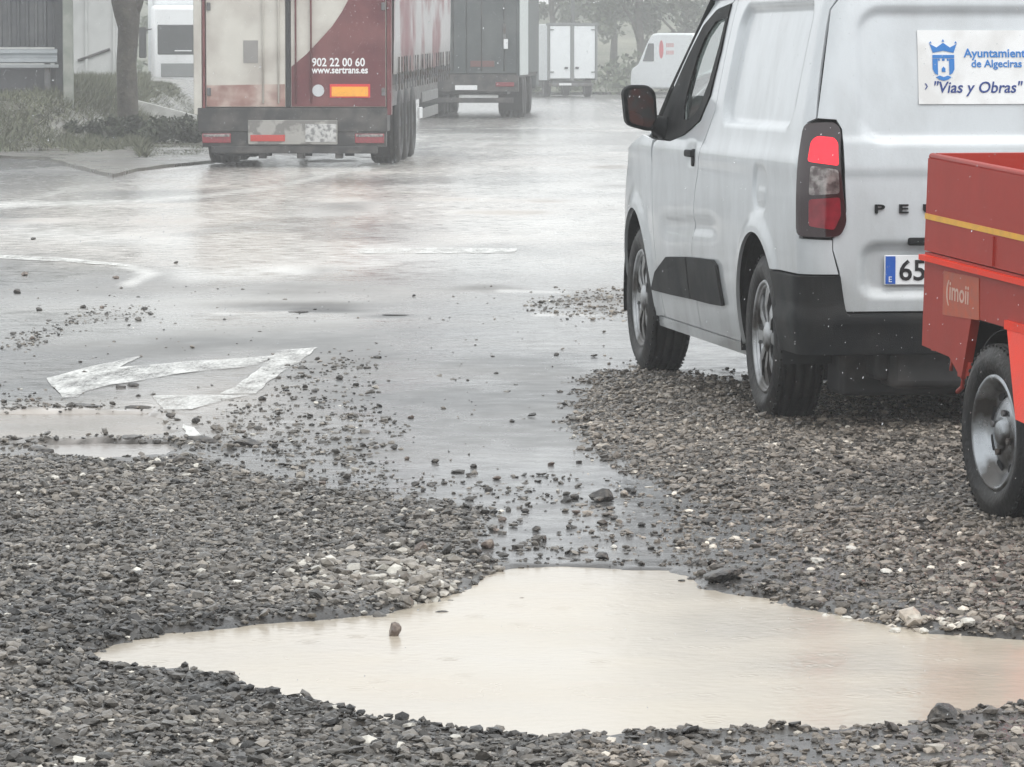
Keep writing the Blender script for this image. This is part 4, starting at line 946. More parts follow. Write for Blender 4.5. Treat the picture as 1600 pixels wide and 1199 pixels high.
tb('door_gap_seal', TX(447.5), TX(454.5), -.012, .05, zb, TOP - .1, M_print, bev=.003)
tb('top_rail', -HW, HW, -.01, .15, TOP - .1, TOP + .02, M_tmar)
text_mesh('door_text', '902 22 00 60', .150, M_platew, rd, (TX(488), -.008, TZ(104)), ext=.001, bold=.003, sx=.86)
text_mesh('door_text', 'www.sertrans.es', .125, M_platew, rd, (TX(488), -.008, TZ(115)), ext=.001, bold=.003, sx=.86)
b_ = MB(); b_.tube([(TX(498), -.02, TZ(142)), (TX(498), .0, TZ(142))], .078, 20); b_.done('speed_badge', mat('badge_grey', (.50, .52, .54), rough=.4), rd)
mk = tb('marker_plate', TX(516), TX(579), -.016, -.004, TZ(153), TZ(132), mat('red_marker_edge', (.65, .03, .03), rough=.4), rd, .002)
flat('marker_centre', [[(TX(519), TZ(151)), (TX(576), TZ(151)), (TX(576), TZ(136)), (TX(519), TZ(136))]], M_orange, mk, -.0205, -.0165)
tb('tail_beam', -HW + .05, HW - .05, -.03, .5, TZ(206), TZ(169), M_chassis)
lb = tb('lamp_bar', TX(316), TX(604), -.01, .12, TZ(230), TZ(203), M_chassis)
for a_, c_ in ((316, 361), (555, 601)):
    q_ = tb('tail_light', TX(a_), TX(c_), -.035, -.012, TZ(224), TZ(209), M_red); tb('lens', TX(a_ + 2), TX(c_ - 2), -.042, -.036, TZ(214), TZ(210), M_clear, q_, .002)
pn = tb('rear_panel', TX(388), TX(528), -.05, -.015, TZ(226), TZ(188), mat('spray_panel', (.34, .33, .31), rough=.5, base2=(.17, .165, .155), m2scale=4, m2lo=.5, m2hi=.56))
tb('licence_plate', TX(392), TX(446), -.06, -.052, TZ(221), TZ(211), mat('red_plate', (.45, .05, .04), rough=.4), pn, .002)
tb('licence_plate', TX(478), TX(526), -.06, -.052, TZ(222), TZ(194), mat('dirty_plate', (.50, .50, .49), rough=.4, base2=(.2, .2, .2), m2scale=20), pn, .002)
b_ = MB(); b_.box(TX(330), TX(590), -.04, .06, TZ(240), TZ(229), .01); b_.done('underrun_bar', M_chassis, lorry)
for px_ in (410, 470, 530):
    tb('bar_bracket', TX(px_) - .05, TX(px_) + .05, 0, .1, TZ(248), TZ(205), M_chassis)
for a_, c_ in ((322, 414), (457, 478), (530, 545), (574, 602)):
    tb('dark_flap', TX(a_), TX(c_), .95, .97, .12, .9, M_gap)  # dark sheets added to darken the space under the trailer
for k in range(3):
    for sx in (-1, 1):
        flat_wheel(lorry, (sx * (HW - .20), 1.9 + k * 1.31, .50), .50, .385, sx)
    b_ = MB(); b_.tube([(-HW + .3, 1.9 + k * 1.31, .5), (HW - .3, 1.9 + k * 1.31, .5)], .07, 8); b_.done('axle', M_chassis, lorry)
b_ = MB(); b_.box(-HW + .55, -HW + .7, .1, TL - 1, .85, 1.15, .01); b_.box(HW - .7, HW - .55, .1, TL - 1, .85, 1.15, .01); b_.box(-HW + .06, HW - .06, .1, TL, 1.10, 1.22, .01); b_.done('chassis', M_chassis, lorry)
def curtain_fn(sx):
    def f(a, b_):
        y = .22 + a * (TL - .25); z = 1.20 + b_ * (TOP - 1.26)
        return (sx * (HW + .015 + .018 * math.sin(a * 95) * (1 - b_ * .6) + .012 * math.sin(a * 31 + b_ * 4)), y, z)
    return f
M_curt = mat('curtain_cloth', (.46, .45, .45), rough=.4, base2=(.25, .12, .13), m2scale=.55, m2lo=.47, m2hi=.55, var=.12, scale=3)
for sx in (-1, 1):
    patch('side_curtain', curtain_fn(sx), 200, 6, M_curt, lorry, th=.004)
    b_ = MB(); b_.box(min(sx * (HW - .06), sx * (HW - .01)), max(sx * (HW - .06), sx * (HW - .01)), .2, TL, 1.06, 1.22, .01); b_.done('side_rail', M_chassis, lorry)
    b_ = MB(); b_.box(sx * (HW - .05) - .015, sx * (HW - .05) + .015, .25, TL - 2.4, .62 if sx < 0 else .78, 1.08, .005); b_.done('side_skirt', M_steeld, lorry)
    for k in range(23):
        y = .5 + k * .55; b_ = MB(); b_.box(sx * (HW + .03) - .008, sx * (HW + .03) + .008, y, y + .06, .98, 1.42, .004); b_.box(sx * (HW + .035) - .014, sx * (HW + .035) + .014, y - .01, y + .07, 1.12, 1.22, .004); b_.done('buckle_strap', M_steeld, lorry)
    b_ = MB()
    for z0 in (.48, .72): b_.box(sx * (HW - .03) - .015, sx * (HW - .03) + .015, 6.6, TL - 2.6, z0, z0 + .15, .01)
    b_.done('side_guard', mat('pale_guard', (.16, .16, .16), rough=.5), lorry)
    tb('side_board', sx * (HW - .02) - .02, sx * (HW - .02) + .02, 5.9, 6.4, .50, .66, M_platew)
tb('roof', -HW + .02, HW - .02, .1, TL, TOP - .04, TOP + .02, M_tcream); tb('front_wall', -HW, HW, TL - .05, TL, 1.2, TOP, M_tcream)
for sx in (-1, 1): tb('landing_leg', sx * .8 - .06, sx * .8 + .06, TL - 2.6, TL - 2.48, .25, 1.1, M_steeld)

# --- the dark box lorry ahead of it
dx, dy, _ = rear_frame(812 - 167, 812, 185)
dark = empty('box_lorry', 'dark grey box lorry ahead of the cream and maroon trailer', 'lorry', (dx, dy, 0), (0, 0, R(-2.44)))
M_dk = mat('dark_grey_box', (.055, .068, .070), rough=.55, var=.2, scale=1.2, base2=(.08, .09, .09), m2scale=1.2)
DHW = 1.245
def db_(name, x0, x1, y0, y1, z0, z1, m_, parent=dark, bev=.01): return tb(name, x0, x1, y0, y1, z0, z1, m_, parent, bev)
for a_, c_ in ((-DHW + .06, -.01), (.01, DHW - .06)):
    d_ = db_('rear_door', a_, c_, 0, .05, 1.05, 3.75, M_dk)
    for fx in (.3, .75):
        b_ = MB(); b_.tube([(a_ + (c_ - a_) * fx, -.03, 1.1), (a_ + (c_ - a_) * fx, -.03, 3.7)], .014, 6); b_.done('lock_rod', M_chassis, d_)
db_('box_frame', -DHW, -DHW + .07, -.02, .12, 1.0, 3.8, M_dk); db_('box_frame', DHW - .07, DHW + .0, -.02, .12, 1.0, 3.8, M_dk); db_('box_frame', -DHW, DHW, -.02, .12, 3.75, 3.85, M_dk)
db_('corner_strip', DHW + .002, DHW + .03, .0, 4.6, 1.0, 3.84, mat('pale_grey_strip', (.60, .64, .63), rough=.5, var=.1)); 
db_('side_wall', DHW - .03, DHW, 4.6, 11.5, 1.05, 3.82, M_dk); db_('side_wall', -DHW, -DHW + .03, .1, 11.5, 1.05, 3.82, M_dk)
db_('roof', -DHW + .02, DHW - .02, .1, 11.5, 3.80, 3.84, M_dk); db_('front_wall', -DHW, DHW, 11.45, 11.5, 1.0, 3.8, M_dk); db_('box_floor', -DHW + .03, DHW - .03, .1, 11.4, .95, 1.06, M_chassis)
db_('chassis', -.95, .95, .3, 12.5, .55, .95, M_chassis); db_('tail_beam', -DHW + .02, DHW - .02, -.03, .3, .62, 1.02, M_chassis)
db_('tail_light', DHW - .55, DHW - .12, -.06, -.032, .74, .84, M_red, bev=.005); db_('tail_light', -DHW + .12, -DHW + .55, -.06, -.032, .74, .84, M_red, bev=.005)
db_('warning_board', .10, .66, -.035, -.003, 1.20, 1.34, mat('faded_red_board', (.14, .06, .055), rough=.5), bev=.003)
db_('chrome_latch', .86, .93, -.05, -.003, 1.70, 2.2, M_steeld, bev=.01); db_('latch_glint', .88, .98, -.06, -.052, 1.62, 1.85, M_platew, bev=.01)  # the white plate is a painted reflection beside the latch
db_('underrun_bar', -1.1, 1.1, -.02, .06, .36, .48, M_chassis); db_('licence_plate', -.26, .26, -.045, -.032, .66, .77, M_platew, bev=.003)
for yy in (2.6, 3.95, 10.9):
    for sx in (-1, 1): flat_wheel(dark, (sx * (DHW - .30), yy, .5), .5, .56 if yy < 9 else .3, sx)
for sx in (-1, 1): db_('dark_flap', sx * .95 - .28, sx * .95 + .28, 1.95, 1.97, .16, .8, M_gap, bev=.004)
db_('cab', -1.2, 1.2, 11.8, 13.8, .6, 3.2, M_dk, bev=.12)

# --- the white box truck at the end of the road
bx, by, bw = rear_frame(855, 934, 152)
wt = empty('box_truck', 'small white box truck with closed double rear doors at the far end of the road', 'truck', (bx, by, 0), (0, 0, R(9)))
k_ = bw / 79
def WX(px): return (px - 894.5) * k_
def WZ(py): return (152 - py) * k_
M_wt = mat('far_white_panel', (.74, .77, .78), rough=.4, var=.05); M_wf = mat('far_grey_frame', (.17, .18, .18), rough=.5)
def wb(name, x0, x1, y0, y1, z0, z1, m_, parent=wt, bev=.01): return tb(name, x0, x1, y0, y1, z0, z1, m_, parent, bev)
for a_, c_, hx in ((859, 891, 887), (897, 930, 899)):
    d_ = wb('rear_door', WX(a_), WX(c_), -.01, .04, WZ(123), WZ(41), M_wt)
    wb('door_handle', WX(hx) - .12 * (hx < 890), WX(hx) + .12 * (hx > 890), -.05, -.012, WZ(108), WZ(105), M_gap, d_, .004)
    for zz in (48, 114): wb('door_hinge', WX(a_ if a_ < 890 else c_ - 6), WX(a_ + 6 if a_ < 890 else c_), -.04, -.012, WZ(zz), WZ(zz - 2), M_wf, d_, .003)
wb('door_frame', WX(855), WX(858.5), -.03, .1, WZ(126), WZ(37), M_wf, bev=.005); wb('door_frame', WX(930.5), WX(934), -.03, .1, WZ(126), WZ(37), M_wf, bev=.005)
wb('door_frame', WX(853), WX(936), -.035, .1, WZ(40.5), WZ(36.5), M_wf, bev=.005); wb('door_frame', WX(891.3), WX(896.7), -.03, .05, WZ(126), WZ(40), M_wf, bev=.005)
wb('side_wall', -bw / 2, -bw / 2 + .03, .1, 4.8, WZ(126), WZ(39), M_wt); wb('side_wall', bw / 2 - .03, bw / 2, .1, 4.8, WZ(126), WZ(39), M_wt); wb('roof', -bw / 2 + .01, bw / 2 - .01, .1, 4.8, WZ(40), WZ(38), M_wt); wb('front_wall', -bw / 2, bw / 2, 4.77, 4.8, WZ(126), WZ(39), M_wt)
wb('chassis', -.7, .7, .1, 6.6, .38, WZ(127), M_chassis); wb('underrun_bar', -.85, .75, -.05, .05, .40, .50, M_steeld); wb('licence_plate', -.5, -.05, -.07, -.052, .42, .50, M_platew, bev=.002)
wb('cab', -.95, .95, 5.0, 6.9, .35, 2.0, M_wt, bev=.15)
for yy in (1.2, 5.9):
    for sx in (-1, 1): flat_wheel(wt, (sx * .75, yy, .33), .33, .25, sx)

# --- generic white vans and lorries seen end-on or side-on in the rain
def side_van(name, label, loc, rz, L_, Hh, Wd, m_body, logo=True, win=True):
    e = empty(name, label, 'van', loc, (0, 0, rz))
    # profile in (x forward, z); body runs along local x, nose at +x
    prof = rounded([(0, .32), (L_, .32), (L_, .75), (L_ - .08, 1.02), (L_ - .62, 1.18), (L_ - 1.42, Hh * .88), (L_ - 1.75, Hh - .02), (L_ - 2.4, Hh), (.1, Hh - .03), (0, Hh - .2)], .16, 4)
    b_ = MB(); b_.prism([(x, z) for x, z in prof], 'y', -Wd / 2, Wd / 2); o = b_.done('body', m_body, e, 40)
    bv = o.modifiers.new('b', 'BEVEL'); bv.width = .07; bv.segments = 3; bv.limit_method = 'ANGLE'
    for sy in (-1, 1):
        wz = [(L_ - 1.05, 1.28), (L_ - 1.50, Hh * .84), (L_ - 1.95, Hh * .84), (L_ - 1.95, 1.28)]
        b_ = MB(); b_.prism(rounded(wz, .05, 3), 'y', sy * (Wd / 2 - .02), sy * (Wd / 2 + .008)); b_.done('side_window', M_darkglass, e)
        if logo:
            b_ = MB(); b_.prism([(L_ - 2.55 + .17 * math.cos(t), 1.70 + .32 * math.sin(t)) for t in [2 * math.pi * k / 20 for k in range(20)]], 'y', sy * (Wd / 2 + .001), sy * (Wd / 2 + .006)); b_.done('logo_disc', mat('faded_red_print', (.60, .10, .12), rough=.5), e)
            b_ = MB()
            for r_ in range(2):
                for q_ in range(4): b_.box(L_ - 2.95 - q_ * .16 - .10, L_ - 2.95 - q_ * .16, min(sy * (Wd / 2 + .001), sy * (Wd / 2 + .006)), max(sy * (Wd / 2 + .001), sy * (Wd / 2 + .006)), 1.78 - r_ * .26, 1.92 - r_ * .26, 0)
            b_.done('logo_lettering', mat('pale_red_print', (.62, .30, .30), rough=.5), e)
        for xw in (.9, L_ - .95):
            Wl = make_wheel(e, (xw, sy * (Wd / 2 - .12), .33), .33, .22, .2, 'far', -1, m_rim=M_steeld); Wl.rotation_euler = (0, 0, R(90) if sy < 0 else R(-90))
    b_ = MB(); b_.prism([(L_ - .66, 1.20), (L_ - 1.40, Hh * .865), (L_ - 1.42, Hh * .855), (L_ - .69, 1.185)], 'y', -Wd / 2 + .14, Wd / 2 - .14)
    w_ = b_.done('windscreen', M_darkglass, e); w_.location = (.03, 0, .02)
    b_ = MB(); b_.box(L_ - .03, L_ + .03, -Wd / 2 + .1, Wd / 2 - .1, .36, .6, .02); b_.done('bumper', M_plastic, e)
    return e
vp = G(1001, 152)
side_van('parked_van', 'far white van with a round red logo facing left behind the dark door mirror', (vp.x + 5.1 * math.sin(R(24)) + .5, vp.y - 5.1 * math.cos(R(24)), 0), R(90 + 24), 5.1, 2.28, 1.95, mat('far_van_white', (.76, .79, .80), rough=.35, var=.05))

# white lorry at the upper left, cab towards us
c0 = D(292, 160, 128.0)
wl_ = empty('white_lorry', 'white lorry cab facing us beyond the tree at the upper left', 'lorry', (c0.x + .1, 128.0, 0), (0, 0, R(4)))
def lb_(name, *a, m_=M_wt, bev=.02, parent=wl_): return tb(name, *a, m_, parent, bev)
lb_('cab_body', -1.15, 1.15, 0, 1.9, .45, 2.95, m_=M_lorryw, bev=.14)
lb_('windscreen', -.95, .95, -.02, .03, 1.50, 2.38, m_=M_darkglass, bev=.03)
b_ = MB(); b_.box(-.45, .05, -.045, -.022, 1.60, 1.63, .004); b_.box(.2, .7, -.045, -.022, 1.60, 1.63, .004); b_.done('wiper', M_platew, wl_)
lb_('roof_fairing', -1.1, 1.1, .35, 1.8, 2.90, 3.30, m_=M_wt, bev=.12)
lb_('grille', -.85, .85, -.03, .02, .85, 1.25, m_=M_wf); lb_('bumper', -1.15, 1.15, -.12, .1, .30, .72, m_=M_wf, bev=.05)
for sx in (-1, 1):
    lb_('mirror', sx * 1.38 - .11, sx * 1.38 + .11, -.1, .0, 1.40, 2.30, m_=M_plastic, bev=.04)
    b_ = MB(); b_.tube([(sx * 1.12, .05, 2.25), (sx * 1.36, -.05, 2.2)], .02, 6); b_.done('mirror_arm', M_plastic, wl_)
    lb_('headlight', sx * .85 - .2, sx * .85 + .2, -.14, -.1, .5, .66, m_=M_clear)
    for yy in (.9, 5.5): flat_wheel(wl_, (sx * 1.0, yy, .5), .5, .3, sx)
lb_('cargo_box', -1.25, 1.25, 2.1, 9.5, 1.0, 3.6, m_=M_wt, bev=.03); lb_('chassis', -.8, .8, 1.5, 9, .55, 1.0, m_=M_chassis)

# ------------------------------------------------------------------ left side: verge, kerb, fence, buildings, tree
vg = [(-900, 244), (0, 247), (70, 250), (112, 262), (176, 278), (215, 268), (262, 262), (335, 255), (352, 236), (352, 205), (322, 180), (240, 165), (100, 150), (-900, 140)]
VG = gpoly(vg)
def grid_patch(name, poly, step, hf, m_, label):
    X0, X1 = min(p[0] for p in poly), max(p[0] for p in poly); Y0, Y1 = min(p[1] for p in poly), max(p[1] for p in poly)
    b2 = bmesh.new(); f0 = b2.faces.new([b2.verts.new((p[0], p[1], 0)) for p in poly])
    for ax, lo, hi in ((0, X0, X1), (1, Y0, Y1)):
        st = step * (2 if ax else 1); k = math.floor(lo / st) + 1
        while k * st < hi:
            bmesh.ops.bisect_plane(b2, geom=b2.verts[:] + b2.edges[:] + b2.faces[:], dist=1e-5, plane_co=(k * st, 0, 0) if ax == 0 else (0, k * st, 0), plane_no=(1, 0, 0) if ax == 0 else (0, 1, 0)); k += 1
    bmesh.ops.triangulate(b2, faces=[f for f in b2.faces if len(f.verts) > 4])
    r_ = bmesh.ops.extrude_edge_only(b2, edges=[e for e in b2.edges if e.is_boundary]); low = {v for v in r_['geom'] if isinstance(v, bmesh.types.BMVert)}
    for v in b2.verts: v.co.z = -.05 if v in low else hf(v.co.x, v.co.y)
    bmesh.ops.recalc_face_normals(b2, faces=b2.faces)
    me = bpy.data.meshes.new(name); b2.to_mesh(me); b2.free(); return tag(link(name, me, None, m_), label, kind='structure')
def verge_h(x, y):
    px_, py_ = proj(x, y); s_ = ssc(232, 200, py_) * ssc(330, 200, px_)
    return .02 + .68 * ssc(65, 75, y) * ssc(-6.95, -7.9, x) + .12 * ssc(70, 84, y) + .04 * float(fbm(np.array([x * 2.0]), np.array([y * 1.0]), 91)[0])
M_soil = mat('muddy_verge', (.11, .10, .085), rough=.3, var=.3, scale=1.5, base2=(.15, .145, .12), m2scale=.7, m2lo=.48, m2hi=.62, bump=.4, bscale=6, dist=.04)
grid_patch('verge', VG, .5, verge_h, M_soil, 'muddy roadside verge with a low kerb edge on the left')
# grass on the verge
ng = 190000
gx = rng.uniform(-14, -3.6, ng); gy = rng.uniform(58, 100, ng); gpx, gpy = proj(gx, gy)
tuft = fbm(gx * 1.6, gy * .7, 101, 4)
lim = 236 - 14 * ssc(0, 1, .5) + 0 * gpx
lim = np.where(gpx > 215, 248, 238)
kg = (gpy < lim - 24 * (tuft - .5)) & (gpx > -260) & (gpx < 318) & (sdist(gx, gy, VG) < -.2) & (rng.uniform(0, 1, ng) < .62 + 1.0 * sstep(.35, .6, tuft))
gx, gy, gpx, gpy, tuft = [q_[kg] for q_ in (gx, gy, gpx, gpy, tuft)]; ng = len(gx)
gz = np.array([verge_h(a, b_) for a, b_ in zip(gx, gy)]) - .03
dim = np.where(gpx > 230, .35, 1.0) * np.where(gpy > 215, .6, 1)
gh_ = rng.uniform(.10, .34, ng) * (.4 + tuft) * dim; ga = rng.uniform(0, 2 * math.pi, ng); gw = rng.uniform(.007, .018, ng)
lx, ly = rng.normal(0, .12, ng), rng.normal(0, .12, ng)
Vg = np.stack([np.stack([gx - np.cos(ga) * gw, gy - np.sin(ga) * gw, gz], -1), np.stack([gx + np.cos(ga) * gw, gy + np.sin(ga) * gw, gz], -1), np.stack([gx + lx, gy + ly, gz + gh_], -1)], 1)
def tri_mesh(name, V, colr, material, parent=None, cname='leaf_col', nv=3):
    n_ = len(V); me = bpy.data.meshes.new(name); me.vertices.add(n_ * nv); me.vertices.foreach_set('co', V.astype(float).ravel())
    me.loops.add(n_ * nv); me.loops.foreach_set('vertex_index', np.arange(n_ * nv)); me.polygons.add(n_)
    me.polygons.foreach_set('loop_start', np.arange(0, n_ * nv, nv)); me.polygons.foreach_set('loop_total', np.full(n_, nv)); me.update()
    at_ = me.attributes.new(cname, 'FLOAT_COLOR', 'POINT'); at_.data.foreach_set('color', np.repeat(np.concatenate([colr, np.ones((n_, 1))], 1), nv, 0).ravel())
    if material is None: return me
    return link(name, me, parent, material)
M_leaf = mat('foliage', (.06, .08, .04), rough=.6, attr='leaf_col', var=.2, scale=2)
gc = np.array([[.085, .095, .06]]) * rng.uniform(.6, 1.5, (ng, 1)) + rng.uniform(0, .03, (ng, 1)) * np.array([[1.2, 1, .5]])
tag(tri_mesh('grass', Vg, gc, M_leaf), 'rough wet grass and weeds growing on the left verge', 'grass', kind='stuff')

# low pale wall right of the tree
wa, wbp = D(214, 172, 84.0), D(306, 190, 84.0)
lw = MB(); z0_ = .3
lw.prism([(wa.x, .1), (wbp.x, .1), (wbp.x, D(306, 181, 84).z), (wa.x - .05, D(214, 156, 84).z)], 'y', 84.0, 84.3)
tag(lw.done('low_wall', mat('pale_concrete', (.50, .50, .48), rough=.6, var=.15, scale=2, base2=(.36, .36, .34))), 'low pale concrete wall between the tree and the maroon trailer', 'wall')
# crash barrier, dark ribbed fence, its end post, pale post and the pale building
def P_(px, py, Y): return D(px, py, Y)
fy = 76.0
fen = empty('metal_fence', 'dark ribbed sheet metal fence at the upper left corner', 'fence', (P_(0, 150, fy).x, fy, .1))
ox = fen.location.x; M_fen = mat('dark_sheet_metal', (.085, .09, .098), rough=.45, metal=.3, var=.25, scale=3, base2=(.13, .135, .14), m2scale=2)
xr = P_(93, 0, fy).x - ox; xl = -4.0
b_ = MB(); b_.box(xl, xr, .0, .03, P_(0, 74, fy).z - .1, 3.4, .004); b_.done('sheet', M_fen, fen)
xx = xr - .08
while xx > xl:
    b_ = MB(); b_.prism([(xx - .055, 0), (xx - .035, -.045), (xx + .0, -.045), (xx + .02, 0)], 'z', P_(0, 73, fy).z - .1, 3.4); b_.done('rib', M_fen, fen); xx -= .155
b_ = MB(); b_.box(xl, xr, -.01, .06, .15, P_(0, 106, fy).z - .1, .01); b_.done('lower_panel', mat('fence_base_panel', (.10, .10, .11), rough=.5, var=.3, scale=2), fen)
b_ = MB(); b_.box(P_(86, 0, fy).x - ox, P_(101, 0, fy).x - ox, -.16, -.04, .05, 3.4, .015); b_.done('end_post', mat('black_steel_post', (.03, .033, .037), rough=.4), fen)
ra = empty('crash_barrier', 'pale horizontal steel rail running along the foot of the dark ribbed fence', 'barrier', (ox, fy - .25, .1))
za, zc = P_(0, 99, fy).z - .1, P_(0, 77, fy).z - .1; zm = (za + zc) / 2; hh_ = (zc - za) / 2
b_ = MB(); b_.prism([(0, zm - hh_), (.05, zm - hh_ * .85), (.05, zm - hh_ * .45), (0, zm - hh_ * .12), (0, zm + hh_ * .12), (.05, zm + hh_ * .45), (.05, zm + hh_ * .85), (0, zm + hh_), (-.006, zm + hh_), (-.006, zm - hh_)], 'x', xl, xr - .02)
for v in b_.bm.verts: v.co.y = -v.co.y
b_.done('rail', mat('galvanised_rail', (.42, .45, .47), rough=.35, metal=.5, var=.15), ra)
b_ = MB(); b_.box(xl, xr, -.03, .0, P_(0, 106, fy).z - .1, P_(0, 101, fy).z - .1, .005); b_.done('lower_strip', mat('pale_strip', (.36, .38, .39), rough=.4), ra)
for q_ in (-3.2, -1.6, xr - .2): b_ = MB(); b_.box(q_ - .05, q_ + .05, .03, .12, 0, zc, .01); b_.done('post', M_steeld, ra)
pp = P_(107, 140, 75.2)
b_ = MB(); b_.box(-.085, .085, -.085, .085, 0, 3.8, .015)
po = b_.done('concrete_post', mat('greenish_concrete', (.23, .25, .22), rough=.7, var=.2, scale=3, base2=(.30, .31, .28))); po.location = (pp.x, 75.2, .1); tag(po, 'greenish grey square post between the ribbed fence and the pale building wall', 'post')
# pale building
by_ = 98.0
bl = empty('pale_building', 'pale weathered building wall behind the tree trunk at the upper left', 'building', (P_(150, 0, by_).x, by_, 0))
bx0, bx1 = P_(-700, 0, by_).x - bl.location.x, P_(182, 0, by_).x - bl.location.x
M_bw = mat('pale_render', (.52, .53, .52), rough=.7, var=.12, scale=.8, base2=(.40, .41, .40), m2scale=.9, bump=.2, bscale=4)
b_ = MB(); b_.box(bx0, bx1, 0, 2.2, 0, 6.5, .02); b_.done('wall', M_bw, bl)
b_ = MB()
q1, q2 = P_(122, 95, by_), P_(172, 77, by_); b_.tube([(q1.x - bl.location.x, -.03, q1.z), (q2.x - bl.location.x, -.03, q2.z)], .035, 6); b_.done('leaning_pipe', M_chassis, bl)
for q_ in range(4):
    b_ = MB(); xk = bx1 - .06 - q_ * .62; b_.box(xk - .03, xk + .03, -.05, -.003, .0, 6.4, .008); b_.done('pilaster', M_bw, bl)
b_ = MB(); b_.box(bx0 - .2, bx1 + .2, -.2, 2.4, 6.5, 6.7, .02); b_.done('roof', M_wf, bl)

# ---- trees
M_bark = mat('wet_bark', (.045, .038, .03), rough=.65, var=.35, scale=3, base2=(.075, .068, .052), m2scale=5, bump=.9, bscale=16, dist=.03)
def leaf_cloud(centers, rad_, n_, size, seed, flat_=.75):
    r_ = np.random.default_rng(seed); ci = r_.integers(0, len(centers), n_); c_ = np.array(centers)[ci]; R0 = np.array(rad_)[ci]
    d_ = r_.normal(0, 1, (n_, 3)); d_ /= np.linalg.norm(d_, axis=1, keepdims=True); d_ *= (r_.uniform(0, 1, (n_, 1)) ** .45) * R0[:, None]; d_[:, 2] *= flat_
    p = c_ + d_; a = r_.normal(0, 1, (n_, 3)); a /= np.linalg.norm(a, axis=1, keepdims=True); b2 = np.cross(a, r_.normal(0, 1, (n_, 3))); b2 /= np.linalg.norm(b2, axis=1, keepdims=True)
    s_ = size * r_.uniform(.6, 1.4, (n_, 1)); V = np.stack([p - a * s_, p + b2 * s_ * .5, p + a * s_, p - b2 * s_ * .5], 1)
    clump = r_.uniform(.7, 1.35, len(centers))[ci][:, None]; col = np.array([[.055, .068, .036]]) * clump * r_.uniform(.7, 1.35, (n_, 1)); return V, col
def tree(name, label, loc, trunk_pts, trunk_r, limbs, crown_c, crown_r, nl, lsize, seed, group=None):
    e = empty(name, label, 'tree', loc, group=group)
    b_ = MB(); b_.tube(trunk_pts, trunk_r, 14)
    r_ = random.Random(seed)
    for v in b_.bm.verts: v.co.x += .018 * math.sin(v.co.z * 9 + v.co.y * 11); v.co.y += .018 * math.cos(v.co.z * 7 + v.co.x * 13)
    b_.done('trunk', M_bark, e)
    for lp_, lr in limbs:
        b_ = MB(); b_.tube(lp_, lr, 8); b_.done('limb', M_bark, e)
    V, col = leaf_cloud(crown_c, crown_r, nl, lsize, seed)
    tri_mesh('crown', V, col, M_leaf, e, nv=4)
    return e
tb0 = P_(200, 208, 77.0); T0 = Vector((tb0.x, 77.0, .1))
def tl3(px, py): p = P_(px, py, 77.0); return (p.x - T0.x, 0, p.z - T0.z)
tp = [tl3(202, 214), tl3(201, 203), tl3(199, 185), tl3(200, 150), tl3(199, 100), tl3(202, 45), tl3(199, 22), tl3(193, 0), (tl3(190, 0)[0] - .05, .1, 3.0), (-.2, .15, 4.2)]
tr_ = [.30, .235, .19, .178, .180, .19, .22, .24, .17, .12]
lim_ = [([tl3(207, 28), (tl3(214, 8)[0], 0, tl3(214, 8)[2]), (.45, .1, 3.3), (1.1, .2, 4.6)], [.10, .10, .09, .04]), ([(-.15, 0, 2.9), (-.7, -.1, 3.6), (-1.5, -.2, 4.5)], [.11, .08, .03]), ([(-.15, .1, 3.6), (.2, .5, 4.5), (.3, .9, 5.6)], [.09, .06, .03]),
        ([tl3(205, 30), tl3(214, 33), tl3(216, 38)], [.09, .085, .03])]
cc = [(random.uniform(-2.2, 2.2), random.uniform(-2, 2), random.uniform(4.3, 7.2)) for _ in range(26)]
tree('roadside_tree', 'tree with a knobbly brown trunk on the left verge beside the maroon trailer', T0, tp, tr_, lim_, cc, [random.uniform(.5, 1.0) for _ in cc], 5200, .085, 11)
# dark ivy and weeds round the foot of the tree
V, col = leaf_cloud([(random.gauss(0, .5) + (i % 3) * .35, random.uniform(-3, 1), random.uniform(.02, .22)) for i in range(26)], [random.uniform(.16, .34) for _ in range(26)], 5200, .045, 17, .7)
iv = tri_mesh('weeds', V, col * .55, M_leaf, nv=4); iv.location = (T0.x + .15, T0.y - 4.5, .12); tag(iv, 'dark low weeds round the foot of the tree on the left verge', 'weeds', kind='stuff')

# ---- far bank, pole and hazy trees
def bank_h(x, y): return .1 + 4.6 * float(sstep(0, 1, (y - 172) / 90)) + 1.2 * (float(fbm(np.array([x * .06]), np.array([y * .06]), 131)[0]) - .5) * float(sstep(165, 200, y))
bmv = bmesh.new(); XS = np.linspace(-260, 260, 66); YS = np.concatenate([np.linspace(166, 270, 22), [320, 420]])
VV = [[bmv.verts.new((x, y + 6 * math.sin(x * .05), bank_h(x, y))) for x in XS] for y in YS]
for j in range(len(YS) - 1):
    for i in range(len(XS) - 1): f = bmv.faces.new((VV[j][i], VV[j][i + 1], VV[j + 1][i + 1], VV[j + 1][i])); f.smooth = True
me = bpy.data.meshes.new('hillside'); bmv.to_mesh(me); bmv.free()
tag(link('hillside', me, None, mat('hillside_scrub', (.11, .12, .085), rough=.9, var=.35, scale=.15, base2=(.17, .17, .13), m2scale=.08, bump=1, bscale=.8, dist=.5)), 'green grey bank rising beyond the end of the road', kind='structure')
lp0 = P_(895, 120, 172.0)
b_ = MB(); b_.tube([(0, 0, 0), (0, 0, 9)], .10, 10, r2=.06); lpo = b_.done('pole', mat('grey_steel', (.16, .17, .17), rough=.5, metal=.4))
hd_ = MB(); hd_.tube([(0, 0, 8.9), (0, -.9, 9.2)], .04, 8); hd_.box(-.12, .12, -1.5, -.85, 9.15, 9.28, .03)
